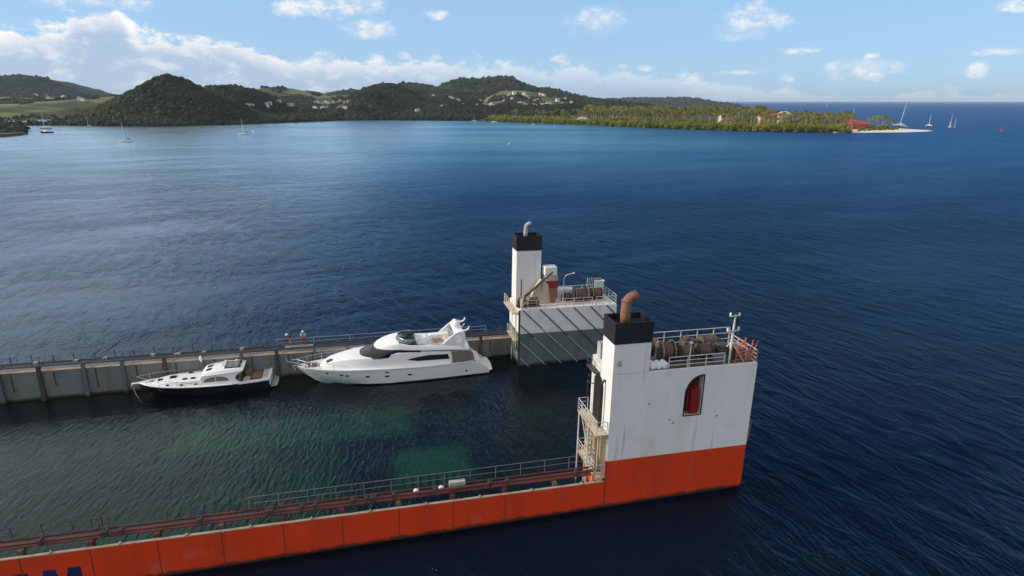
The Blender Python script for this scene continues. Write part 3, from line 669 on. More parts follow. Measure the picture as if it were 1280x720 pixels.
# ------------------------------------------------------------------ two people on the far walkway
def person(name, loc, rz, label, joints, edges, shirt, trousers, sets):
    """one skinned body; clothes are skinned over the same joints with larger radii"""
    root = empty(name, loc, rz); tag(root, label, 'person', 'people on the far wall walkway')
    def skin(nm, names, grow, m, rootj):
        idx = {k: i for i, k in enumerate(names)}
        es = [(idx[a], idx[b]) for a, b in edges if a in idx and b in idx]
        me = bpy.data.meshes.new(nm); me.from_pydata([joints[k][0] for k in names], es, []); me.materials.append(m)
        o = bpy.data.objects.new(nm, me); col.objects.link(o); o.parent = root
        sk = o.modifiers.new('skin', 'SKIN'); sk.use_smooth_shade = True
        for k, dta in zip(names, me.skin_vertices[0].data):
            r = joints[k][1]+grow; dta.radius = (r, r*.85); dta.use_root = (k == rootj)
        ss = o.modifiers.new('sub', 'SUBSURF'); ss.levels = 1; ss.render_levels = 1
        return o
    skin('body', list(joints), 0.0, M['skin'], 'hip')
    skin('shirt', sets[0], .018, M[shirt], 'waist'); skin('trousers', sets[1], .018, M[trousers], 'hip')
    hx, hy, hz = joints['head'][0]
    h = MB(); h.ball((hx,hy,hz+.02), (.125,.14,.14), 12, 6, True); h.tube([(hx,hy-.05,hz+.03),(hx,hy-.17,hz+.02)], .07, 8); h.build('helmet', M['white_clean'], root, smooth=True)
    f = MB(); f.ball((hx,hy-.115,hz-.03), (.02,.03,.03), 6, 4)
    f.build('nose', M['skin'], root, smooth=True)
    e = MB()
    for q in (-.04,.04): e.ball((hx+q,hy-.1,hz+.005), .016, 6, 4)
    e.build('eyes', M['rubber'], root)
    return root
E_ = [('hip','waist'),('waist','chest'),('chest','neck'),('neck','head'),('chest','shl'),('chest','shr'),('shl','ell'),('shr','elr'),('ell','wrl'),('elr','wrr'),('wrl','hal'),('wrr','har'),
      ('hip','hil'),('hip','hir'),('hil','knl'),('hir','knr'),('knl','anl'),('knr','anr'),('anl','tol'),('anr','tor')]
def pose(lean, armf, step):
    J = {}
    def pt(x, y, z, r): return ((x, y, z), r)
    J['hip'] = pt(0,0,.95,.13); J['waist'] = pt(0,-.04*lean,1.1,.125); J['chest'] = pt(0,-.16*lean,1.36-.06*lean,.15); J['neck'] = pt(0,-.27*lean,1.53-.12*lean,.06); J['head'] = pt(0,-.36*lean,1.66-.15*lean,.105)
    for s, q in (('l',-1),('r',1)):
        J['sh'+s] = pt(.2*q,-.18*lean,1.43-.08*lean,.06); J['el'+s] = pt(.27*q,-.2*lean-.08*armf,1.14-.05*lean,.045); J['wr'+s] = pt(.22*q,-.25*lean-.3*armf,.98+.1*armf,.035); J['ha'+s] = pt(.2*q,-.28*lean-.4*armf,.93+.12*armf,.04)
        J['hi'+s] = pt(.1*q,.0,.88,.1); J['kn'+s] = pt(.12*q,-.06-.1*step*q,.48,.07); J['an'+s] = pt(.12*q,.02-.14*step*q,.09,.045); J['to'+s] = pt(.13*q,-.14-.14*step*q,.05,.045)
    return J
sh_ = ['waist','chest','shl','shr','ell','elr']; tr_ = ['hip','hil','hir','knl','knr','anl','anr']
def shp(s, t, z): return SHIP @ Vector((s, t, z))
person('person', shp(-25.65, 31.45, 2.863), R(-35), 'person in white helmet, navy top and orange trousers leaning forward on the far walkway', pose(1.1,.9,.6), E_, 'shirtnavy', 'trousersorange', (sh_, tr_))
person('person', shp(-24.25, 31.5, 2.863), R(20), 'person in white helmet, white shirt and red trousers standing upright on the far walkway', pose(.15,.5,.4), E_, 'shirtwhite', 'trousersred', (sh_, tr_))

# ------------------------------------------------------------------ yachts afloat in the well
def float_root(name, s, t, rz=0.0):
    a = SHIP @ Vector((s, t, 0)); zl = -a.z/u_.z
    p = SHIP @ Vector((s, t, zl)); return empty(name, (p.x, p.y, 0.0), YAW+rz)
class Hull:
    """hull loft: tables along x (0 = bow) give half beams and heights; closed ring with bulwark and sunken deck"""
    def __init__(s, xs, sheer, bs, chine, bc, keel, deck, bw=.1):
        s.xs, s.sheer, s.bs, s.chine, s.bc, s.keel, s.deck, s.bw = xs, sheer, bs, chine, bc, keel, deck, bw
    def sec(s, x):
        zs = interp(x, s.sheer); b = interp(x, s.bs); zc = interp(x, s.chine); c = interp(x, s.bc); zk = interp(x, s.keel)
        zm = zc+(zs-zc)*.5; bm_ = c+(b-c)*.62
        return [(0,zk),(c,zc),(bm_,zm),(b,zs)]
    def half(s, x, z):
        p = s.sec(x); zs = [q[1] for q in p]; return float(np.interp(z, zs, [q[0] for q in p]))
    def mesh(s, mb):
        rings = []
        for x in s.xs:
            p = s.sec(x); b, zs = p[-1]; zd = min(interp(x, s.deck), zs-.01); bi = max(b-s.bw, b*.4)
            h = p[1:]+[(bi,zs),(bi*.985,zd)]
            ring = [(x,0,p[0][1])]+[(x,-y,z) for y,z in h]+[(x,0,zd+.03)]+[(x,y,z) for y,z in reversed(h)]
            rings.append(ring)
        return mb.loft(rings)
def xloft(mb, secs, n=5):
    """secs: (x, half width bottom, half width top, z bottom, z top, corner) -> rounded box sections along x"""
    rings = []
    for (x, b0, b1, z0, z1, r) in secs:
        half = [(b0,z0),(b0+(b1-b0)*.6,z0+(z1-z0-r)*.7)]
        for k in range(n+1):
            a = math.pi/2*k/n; half.append((b1-r+r*math.cos(a), z1-r*.8+r*.8*math.sin(a)))
        ring = [(x,-y,z) for y,z in half]+[(x,0,z1+.04*(b1>.4))]+[(x,y,z) for y,z in reversed(half)]
        rings.append(ring)
    return mb.loft(rings)
def holed(mb, outer, inner, ya, yb):
    n = len(outer); P = [(x,ya,z) for x,z in outer]+[(x,ya,z) for x,z in inner]+[(x,yb,z) for x,z in outer]+[(x,yb,z) for x,z in inner]
    fs = []
    for i in range(n):
        j = (i+1) % n
        fs += [(i,j,n+j,n+i),(2*n+i,3*n+i,3*n+j,2*n+j),(i,2*n+i,2*n+j,j),(n+i,n+j,3*n+j,3*n+i)]
    return mb.add(P, fs)
def motor_yacht():
    yr = float_root('motor_yacht', -24.75, 28.15)
    tag(yr, 'large white flybridge motor yacht with dark windscreen moored along the far wall', 'motor yacht')
    H = Hull([0,.4,1,1.8,2.8,4,5.5,7.5,10,13,16,16.6,16.7,18,19.2,19.9,20.5,21.0],
        [(0,2.28),(3,2.12),(6,2.04),(10,1.93),(14,1.82),(17,1.84),(19.2,1.86),(19.9,1.35),(20.5,.8),(21,.42)],
        [(0,.06),(.4,.42),(1,.84),(1.8,1.24),(2.8,1.6),(4,1.93),(5.5,2.2),(7.5,2.42),(10,2.53),(14,2.55),(17,2.5),(19.2,2.42),(21,2.15)],
        [(0,2.0),(1,1.3),(2.8,.75),(5.5,.3),(9,.12),(21,.08)],
        [(0,.03),(1,.18),(1.8,.42),(2.8,.8),(4,1.28),(5.5,1.74),(7.5,2.1),(10,2.3),(14,2.38),(21,2.1)],
        [(0,1.95),(1,1.0),(2,.15),(3,-.35),(6,-.8),(21,-.7)],
        [(0,2.2),(2.2,2.08),(6,1.98),(16.6,1.76),(16.7,1.0),(19.2,.95),(19.9,.7),(21,.38)], .12)
    hull = H.mesh(MB()).build('hull', M['white_clean'], yr, smooth=38)
    rr = MB()
    for q in (-1,1): rr.tube([(x, q*(H.half(x, interp(x,H.sheer)-.13)+.012), interp(x,H.sheer)-.13) for x in np.linspace(.3,19,30)], .035, 6)
    rr.build('rub_rail', M['galv'], hull)
    bt_ = MB()
    for q in (-1,1): bt_.tube([(x, q*(H.half(x,.1)+.0), .1) for x in np.linspace(3.6,20.9,24)], .07, 6)
    bt_.build('boot_stripe', M['navyhull'], hull)
    for (x, z, rx, rz_) in ((3.15,1.62,.13,.1),(4.68,1.38,.24,.09),(5.28,1.33,.24,.09),(7.45,1.13,.26,.11),(9.55,1.02,.26,.11),(9.55,1.5,.22,.07),(12.0,.98,.26,.11),(18.35,.72,.12,.12)):
        for q in (-1,1):
            p = MB(); c_ = []
            for k in range(14):
                a = 2*math.pi*k/14; X = x+rx*math.cos(a); Z = z+rz_*math.sin(a); c_.append((X,Z))
            p.loft([[(X, q*(H.half(X,Z)-.02), Z) for X,Z in c_],[(X, q*(H.half(X,Z)+.016), Z) for X,Z in c_]])
            p.build('porthole', M['glass'], hull)
    sw = MB(); sw.prism([(20.2,-2.0),(21.0,-2.1),(21.5,-1.7),(21.6,0),(21.5,1.7),(21.0,2.1),(20.2,2.0)], 2, .3, .4); sw.build('swim_platform', M['white_clean'], yr, bevel=.03)
    sp_ = MB()
    for q in (-1,1):
        for k in range(5): sp_.box(19.3+.32*k,19.7+.32*k, q*1.75-.42,q*1.75+.42,.42,1.3-.2*k)
    sp_.build('stern_step', M['beige'], yr)
    tb = MB(); tb.box(19.5,20.2,-1.3,1.3,.4,1.55); tb.build('transom_locker', M['white_clean'], yr, bevel=.12)
    # coachroof and saloon
    cr = MB(); xloft(cr, [(2.35,.45,.3,1.95,2.12,.05),(2.8,.95,.75,1.95,2.5,.15),(3.6,1.3,1.05,1.95,2.86,.22),(4.8,1.68,1.4,1.9,3.12,.28),(6.2,1.95,1.66,1.9,3.36,.3),(7.0,2.05,1.84,1.9,3.36,.28),(8.4,2.12,1.95,1.85,3.32,.2),(9.6,2.14,2.0,1.82,3.5,.12),(10.8,2.14,2.05,1.8,3.72,.1),(12,2.14,2.05,1.78,3.66,.1),(16.8,2.1,2.02,1.72,3.28,.1)])
    cab = cr.build('saloon', M['white_clean'], yr, smooth=38)
    def plan(xf, xr, b, z, n=14):
        pts = []
        for k in range(n+1):
            a = math.pi/2*k/n; pts.append((xf+(2.6)*(1-math.sin(a)), b*math.cos(a)**.75 if k < n else 0.0))
        near = [(xr,-b,z)]+[(x,-y,z) for x,y in pts]; far = [(x,y,z) for x,y in reversed(pts[:-1])]+[(xr,b,z)]
        return near+far
    ws = MB(); ws.loft([plan(6.45,13.6,2.04,3.15), plan(6.75,13.4,2.03,3.42), plan(8.35,13.0,1.9,4.16)]); ws.build('windscreen', M['glass'], cab, smooth=50)
    mu = MB()
    for y in (-.7,.7): mu.tube([(6.9+abs(y)*.25,y,3.4),(8.1+abs(y)*.2,y,4.1)], .03, 5)
    mu.build('wiper', M['black'], cab)
    for q in (-1,1):
        wn = MB(); yy = 2.075
        wn.prism([(11.75,2.72),(12.5,2.42),(16.5,2.32),(16.35,2.98),(14.3,3.08),(13.0,2.97)], 1, q*(yy-.1), q*(yy+.028)); wn.build('side_window', M['glass'], cab)
    hc = MB(); hc.add([(3.15,-.85,2.73),(3.75,-.85,2.97),(3.75,-.35,3.02),(3.15,-.35,2.78)], [(0,1,2,3)]); hm = hc.build('hatch', M['glass'], cab); sd = hm.modifiers.new('s','SOLIDIFY'); sd.thickness = .05; sd.offset = 0
    # flybridge
    fb = MB(); rings = []
    T = [(8.35,.5,4.02,4.12),(8.65,1.15,3.98,4.28),(9.3,1.6,3.92,4.48),(10.2,1.9,3.84,4.72),(11.0,2.02,3.8,4.82),(11.3,2.05,3.78,4.80),(12.2,2.12,3.72,4.52),(14,2.18,3.58,4.34),(16,2.2,3.42,4.14),(17.6,2.18,3.3,3.9),(18.6,2.0,3.26,3.55),(18.9,1.7,3.28,3.4)]
    for (x, b, zb, zt) in T:
        op = 11.25 < x < 18; fl = (zb+.12) if op else zt+.05
        hf = [(b*.86,zb),(b,zb+(zt-zb)*.35),(b*.97,zb+(zt-zb)*.75),(b*.92,zt),(b*.85,zt+.01),(b*.8,fl if op else zt+.03)]
        rings.append([(x,-y,z) for y,z in hf]+[(x,0,fl+.02)]+[(x,y,z) for y,z in reversed(hf)])
    fb.loft(rings); fly = fb.build('flybridge', M['white_clean'], yr, smooth=38)
    sc_ = MB(); top = []; bot = []
    for k in range(13):
        a = -math.pi*.62+math.pi*1.24*k/12; x = 12.4-1.75*math.cos(a*.8); y = 1.72*math.sin(a)/math.sin(math.pi*.5) if abs(a) < math.pi/2 else 1.72*(1 if a > 0 else -1)
        bot.append((x,y,4.72-.06*max(0,x-11))); top.append((x+.35,y*.93,5.2-.1*max(0,x-11)))
    sc_.loft([bot, top], caps=False, closed=False); so2 = sc_.build('flybridge_screen', M['glassblue'], fly, smooth=60); sd = so2.modifiers.new('s','SOLIDIFY'); sd.thickness = .03
    fr2 = MB(); fr2.tube(top, .035, 6); fr2.build('screen_frame', M['chrome'], fly)
    bi = MB(); bi.ball((12.2,.75,4.95), (.75,.7,.2), 10, 6); bi.build('helm_cover', M['black'], fly, smooth=True)
    for (x0,x1,y0,y1,z0,z1) in ((12.9,14.3,.2,1.5,3.7,4.55),(14.6,16.9,.9,1.7,3.6,4.5),(14.6,16.9,-1.6,-1.0,3.6,4.15),(16.2,17.0,-.9,.9,3.55,4.35)):
        se = MB(); se.box(x0,x1,y0,y1,z0,z1); se.build('seat', M['beige'] if y0 < 0 else M['white_clean'], fly, bevel=.12)
    tb2 = MB(); tb2.box(14.9,15.9,-.5,.5,4.1,4.16); tb2.tube([(15.4,0,3.55),(15.4,0,4.1)], .05, 6); tb2.build('table', M['teak'], fly)
    gr = MB(); gr.tube([(12.6,-1.92,4.62),(14.5,-1.95,4.5),(16,-1.95,4.32)], .028, 6); gr.build('grab_rail', M['black'], fly)
    for q in (-1,1):
        ar = MB(); N = 20; cen = (17.5,4.95)
        out_ = [(15.55,4.1),(16.2,4.75),(16.9,5.4),(17.3,5.72),(17.7,5.86),(18.1,5.85),(18.35,5.6),(18.42,5.0),(18.4,4.3),(18.25,3.6),(17.9,3.45),(17.3,3.5),(16.7,3.6),(16.1,3.8)]
        inn = []
        for (x,z) in out_:
            a = math.atan2((z-cen[1])/.62, (x-cen[0])/.34); inn.append((cen[0]+.36*math.cos(a)+.08, cen[1]+.58*math.sin(a)))
        holed(ar, out_, inn, q*1.78, q*2.0); ar.build('radar_arch', M['white_clean'], yr, bevel=.04)
    ab = MB(); ab.prism([(17.1,5.6),(17.5,5.84),(18.1,5.87),(18.3,5.6),(17.8,5.5)], 1, -1.775, 1.775); ab.build('arch_beam', M['white_clean'], yr, bevel=.05)
    rd_ = MB(); rd_.ball((17.55,-.6,6.35), (.42,.42,.45), 14, 10); rd_.tube([(17.55,-.6,5.8),(17.55,-.6,6.1)], .25, 10); rd_.build('radome', M['white_clean'], yr, smooth=50); rd_ = MB(); rd_.ball((17.6,.8,6.2), (.35,.35,.3), 12, 8); rd_.tube([(17.6,.8,5.8),(17.6,.8,6.0)], .15, 8); rd_.build('radome', M['white_clean'], yr, smooth=50)
    for q in (-1,1):
        hn = MB(); hn.tube([(18.1,q*1.5,5.75),(18.55,q*1.5,5.78),(18.85,q*1.5,6.0),(18.9,q*1.5,6.35)], [.16,.14,.11,.05], 8); hn.build('arch_wing', M['white_clean'], yr, smooth=50)
    an = MB(); an.tube([(17.9,.2,5.85),(17.95,.2,6.7)], .025, 5); an.tube([(18.0,-.9,5.85),(18.5,-.9,6.5)], .05, 6); an.build('aerial', M['white_clean'], yr)
    # cockpit
    bk = MB(); bk.box(16.82,16.9,-2.0,2.0,1.0,3.28); bk.build('cockpit_door', M['interior'], yr)
    for q in (-1,1):
        cu = MB(); cu.prism([(16.7,3.3),(18.55,3.26),(19.15,3.0),(19.3,2.3),(19.05,1.92),(16.95,1.86)], 1, q*2.13, q*2.16); cu.build('cockpit_curtain', M['interior'], yr)
        po = MB(); po.box(16.62,16.8,q*2.1-.06,q*2.1+.06,1.8,3.3); po.build('cockpit_post', M['white_clean'], yr)
    se = MB(); se.box(18.4,19.2,-1.5,1.5,1.0,1.6); se.build('seat', M['beige'], yr, bevel=.08)
    # foredeck
    rl = MB()
    for q in (-1,1):
        pth = [(x, q*(interp(x,H.bs)-.06), interp(x,H.sheer)+.05+h) for x,h in ((5.5,.35),(4,.7),(2.5,.78),(1,.8),(.1,.8),(-.55,.82))]
        rl.tube(pth, .025, 6); rl.tube([(a,b,c-.38) for a,b,c in pth[1:]], .018, 5)
        for (a,b,c) in pth[1:-1]: rl.tube([(a,b,c),(a,b,c-.8)], .022, 5)
    rl.tube([(-.55,-.05,3.12),(-.55,.05,3.12)], .025, 6)
    rl.build('bow_rail', M['chrome'], yr)
    ac = MB(); ac.box(-.45,.5,-.12,.12,2.2,2.3); ac.tube([(-.45,0,2.25),(-.2,0,1.75)], .07, 6); ac.build('anchor', M['chrome'], yr)
    wd = MB(); wd.tube([(1.25,0,2.1),(1.25,0,2.45)], .16, 10); wd.box(1.6,2.1,-.4,.4,2.08,2.3); [wd.ball((.9+.35*k,q*.45,2.2), .13, 6, 4) for k in range(4) for q in (-1,1)]; wd.build('windlass', M['brown'], yr)
    ml = MB(); ml.tube([(1.0,-.7,2.2),(.2,-.2,2.6),(-1.2,1.6,2.2),(-1.5,2.6,2.6)], .022, 5); ml.build('mooring_line', M['galv'], yr)
    return yr
def lower(o, z0, f, names=None):
    """settle the upper works: heights above z0 reduced"""
    for c in o.children_recursive:
        if c.type == 'MESH' and (names is None or c.name.split('.')[0] in names):
            for v in c.data.vertices:
                if v.co.z > z0: v.co.z = z0+(v.co.z-z0)*f
yacht = motor_yacht()
bpy.context.view_layer.update(); lower(yacht, 2.0, .87)
def day_boat():
    br_ = float_root('motorboat', -40.75, 28.9, R(1.5))
    tag(br_, 'small dark blue hulled motorboat with white deck and hardtop, ahead of the yacht', 'motorboat')
    H = Hull([0,.35,.9,1.6,2.6,4,5.5,7.5,10,10.05,11.5,13.0],
        [(0,1.62),(3,1.36),(6,1.2),(9,1.14),(12,1.2),(13,1.24)],
        [(0,.05),(.35,.38),(.9,.78),(1.6,1.12),(2.6,1.42),(4,1.66),(5.5,1.8),(7.5,1.87),(10,1.86),(13,1.68)],
        [(0,1.3),(1,.8),(2.6,.35),(5,.1),(13,.05)],
        [(0,.03),(.9,.2),(1.6,.48),(2.6,.9),(4,1.32),(5.5,1.55),(7.5,1.68),(13,1.55)],
        [(0,1.25),(.7,.4),(1.6,-.2),(3,-.5),(13,-.45)],
        [(0,1.5),(6,1.05),(10,1.0),(10.05,.45),(13,.45)], .1)
    hull = H.mesh(MB()).build('hull', M['navyhull'], br_, smooth=38)
    dm = MB(); rings = []
    for x in np.linspace(0.02, 9.95, 16):
        b = float(interp(x,H.bs))+.03; z = float(interp(x,H.sheer))
        rings.append([(x,-b,z-.03),(x,-b,z+.03),(x,-b*.93,z+.06),(x,0,z+.1),(x,b*.93,z+.06),(x,b,z+.03),(x,b,z-.03),(x,0,z-.02)])
    dm.loft(rings); deck_ = dm.build('deck', M['white_clean'], br_, smooth=40)
    for q in (-1,1):
        cm = MB(); rings = []
        for x in np.linspace(9.95, 13.0, 8):
            b = float(interp(x,H.bs))+.03; z = float(interp(x,H.sheer))
            rings.append([(x,q*b,z-.12),(x,q*b,z+.05),(x,q*(b-.3),z+.07),(x,q*(b-.3),z-.3)])
        cm.loft(rings); cm.build('coaming', M['white_clean'], br_, smooth=40)
    ts = MB(); ts.prism([(12.8,-1.6),(13.1,-1.6),(13.15,0),(13.1,1.6),(12.8,1.6)], 2, .5, 1.24); ts.build('transom', M['white_clean'], br_, bevel=.04)
    tk = MB(); xloft(tk, [(1.1,.35,.22,1.42,1.56,.04),(1.7,.85,.65,1.38,1.68,.1),(2.8,1.25,1.05,1.28,1.78,.14),(4.4,1.48,1.3,1.15,1.8,.14),(6.3,1.55,1.4,1.1,1.8,.12)])
    tr_ = tk.build('trunk_cabin', M['white_clean'], br_, smooth=38)
    for (x,z) in ((3.0,1.52),(4.35,1.47),(5.75,1.44)):
        for q in (-1,1):
            b0 = 1.49 if x > 3.5 else 1.26; b0 = {3.0:1.20,4.35:1.42,5.75:1.475}[x]
            p = MB(); c_ = [(x+.17*math.cos(2*math.pi*k/12), z+.075*math.sin(2*math.pi*k/12)) for k in range(12)]
            p.prism(c_, 1, q*(b0-.1), q*(b0+.05)); p.build('porthole', M['glass'], tr_)
    for (x,y,a,b) in ((3.3,.1,.32,.3),(2.1,-.1,.22,.2),(4.6,-.75,.22,.16),(5.4,-.75,.22,.16),(4.9,.8,.2,.15)):
        zc = 1.8+.03 if x > 2.5 else 1.75
        h = MB(); h.box(x-a,x+a,y-b,y+b,zc-.03,zc+.07); h.build('hatch', M['glass'], tr_, bevel=.02)
    # wheelhouse
    side = [(6.05,1.1),(6.35,2.0),(6.6,2.55),(8.5,2.72),(10.25,2.8),(10.42,2.66),(10.1,2.42),(9.75,2.1),(9.62,1.75),(9.75,1.4),(10.15,1.08)]
    wh = None
    for q in (-1,1):
        w_ = MB(); w_.prism(side, 1, q*1.36, q*1.48); o = w_.build('cabin_side', M['white_clean'], br_, bevel=.03)
        g = MB(); arc = [(6.5,1.6)]+[(7.75-1.2*math.cos(a),1.66+.62*math.sin(a)) for a in [math.pi*(.06+.88*k/9) for k in range(10)]]+[(9.0,1.55)]
        g.prism(arc, 1, q*1.47, q*1.50); g.build('window', M['khaki'], o)
        g = MB(); g.box(7.68,7.74,min(q*1.5,q*1.512),max(q*1.5,q*1.512),1.56,2.27); g.build('window_bar', M['white_clean'], o)
    fw_ = MB(); fw_.add([(6.05,-1.36,1.75),(6.05,1.36,1.75),(6.6,1.36,2.55),(6.6,-1.36,2.55)], [(0,1,2,3)]); fo = fw_.build('windscreen', M['khaki'], br_); sd = fo.modifiers.new('s','SOLIDIFY'); sd.thickness = .04
    rf = MB(); xloft(rf, [(6.25,.9,.8,2.38,2.46,.03),(6.45,1.4,1.25,2.45,2.7,.1),(7.2,1.55,1.38,2.55,2.93,.14),(8.5,1.58,1.42,2.64,3.0,.14),(10.0,1.56,1.4,2.72,2.98,.12),(10.5,1.4,1.25,2.72,2.86,.06)])
    ro = rf.build('hardtop', M['white_clean'], br_, smooth=38)
    sr = MB(); sr.box(8.55,10.15,-.95,.95,3.0,3.06); sr.build('sunroof', M['glass'], ro, bevel=.02)
    sr = MB(); sr.box(8.75,9.9,-.75,.75,3.065,3.08); sr.build('sunroof_panel', M['khaki'], ro)
    for y in (-.8,.1):
        sr = MB(); sr.add([(6.75,y,2.83),(7.25,y,2.99),(7.25,y+.5,3.0),(6.75,y+.5,2.84)], [(0,1,2,3)]); q_ = sr.build('roof_window', M['glass'], ro); sd = q_.modifiers.new('s','SOLIDIFY'); sd.thickness = .05; sd.offset = 0
    ma = MB(); ma.prism([(8.0,3.0),(8.3,3.0),(8.75,3.7),(8.6,3.72)], 1, -.12, .12); ma.tube([(8.6,-.3,3.5),(8.6,.3,3.5)], .03, 5); ma.ball((9.6,.9,3.15), .14, 8, 5); ma.build('mast', M['white_clean'], ro)
    cb_ = MB(); cb_.box(10.0,10.06,-1.3,1.3,.5,2.4); cb_.build('aft_bulkhead', M['interior'], br_)
    for (x0,x1,y0,y1,z0,z1,m) in ((10.3,11.0,-1.2,-.3,.5,1.25,'beige'),(11.1,12.1,-.6,.8,.5,1.2,'teak'),(12.2,12.8,-1.3,1.3,.5,1.22,'beige'),(10.3,11.0,.4,1.3,.5,1.5,'teak')):
        b_ = MB(); b_.box(x0,x1,y0,y1,z0,z1); b_.build('seat' if m == 'beige' else 'engine_box', M[m], br_, bevel=.07)
    sw = MB(); sw.prism([(13.1,-1.5),(13.7,-1.3),(13.8,0),(13.7,1.3),(13.1,1.5)], 2, .22, .3); sw.build('swim_platform', M['galv'], br_)
    rl = MB()
    for q in (-1,1):
        pth = [(x,q*(float(interp(x,H.bs))-.05),float(interp(x,H.sheer))+.06+h) for x,h in ((5.8,.3),(4,.55),(2.2,.62),(.9,.64),(-.1,.66))]
        rl.tube(pth, .02, 5)
        for (a,b,c),h in zip(pth[1:],(.55,.62,.64,.66)): rl.tube([(a,b,c),(a,b,c-h)], .018, 5)
    rl.build('bow_rail', M['chrome'], br_)
    pu = MB(); pu.box(-.7,.3,-.14,.14,1.56,1.63); pu.tube([(-.6,0,1.55),(-.75,0,1.3)], .05, 6); pu.build('pulpit', M['white_clean'], br_)
    an = MB(); an.tube([(-.62,0,1.5),(-.5,-.05,.5),(.2,-.6,-.6)], .035, 5); an.box(1.0,1.3,-.15,.15,1.56,1.75); an.build('anchor_chain', M['galv'], br_)
    ck = MB(); [ck.tube([(.6+1.1*k,-.3-.3*k,1.62),(1.6+.9*k,.1,1.7)], .02, 5) for k in range(2)]; ck.build('deck_line', M['darksteel'], br_)
    return br_
boat = day_boat()
bpy.context.view_layer.update()
lower(boat, 1.15, .80, ('cabin_side','window','window_bar','windscreen','hardtop','sunroof','sunroof_panel','roof_window','mast','aft_bulkhead'))

# ------------------------------------------------------------------ hills round the bay
_r = np.random.RandomState(5); _tab = _r.rand(256,256)
def vnoise(x, y):
    x = np.asarray(x, float); y = np.asarray(y, float)
    xi = np.floor(x).astype(int); yi = np.floor(y).astype(int); fx = x-xi; fy = y-yi
    fx = fx*fx*(3-2*fx); fy = fy*fy*(3-2*fy)
    a = _tab[xi%256, yi%256]; b = _tab[(xi+1)%256, yi%256]; c = _tab[xi%256,(yi+1)%256]; d = _tab[(xi+1)%256,(yi+1)%256]
    return (a*(1-fx)+b*fx)*(1-fy)+(c*(1-fx)+d*fx)*fy
def fbm(x, y, o=4):
    s = 0; a = .5
    for k in range(o): s = s+a*(vnoise(x*2**k+17*k, y*2**k+9*k)-.5); a *= .5
    return s
class Hill:
    def __init__(s, pts, Yr, Yf, back, k=1.35, lift=0, n=None, label='', rough=.2, kind=0):
        P = [at_depth(x, y+lift, Yr) for x, y in pts]
        s.px = [p[0] for p in P]; s.pz = [max(p[2],-4) for p in P]; s.Yr, s.Yf, s.Yb, s.k, s.rough = Yr, Yf, Yr+back, k, rough
        s.x0, s.x1 = min(s.px), max(s.px); s.label = label; s.kind = kind
    def h(s, X, Y):
        X = np.asarray(X, float); Y = np.asarray(Y, float)
        z = np.interp(X, s.px, s.pz, left=-6, right=-6)
        wob = fbm(X/190., Y/190.+3.3, 3)*.5
        f = np.where(Y < s.Yr, (s.Yr-Y)/(s.Yr-s.Yf*np.ones_like(Y)), (Y-s.Yr)/(s.Yb-s.Yr))
        g = np.clip(f, 0, 2); side = np.clip(g*1.6, 0, 1)
        shape = 1-np.clip(g+wob*side*s.rough*2, 0, 2)**s.k
        spur = 1+fbm(X/70., Y/70., 4)*s.rough*2.2*side
        return np.where(z > 0, (z+4)*shape*spur-4, z)
HILLS = []
def shore(px): return float(interp(px, [(-200,850),(60,830),(130,805),(200,795),(300,860),(430,1040),(480,1064),(640,1010),(800,960),(1000,900)]))
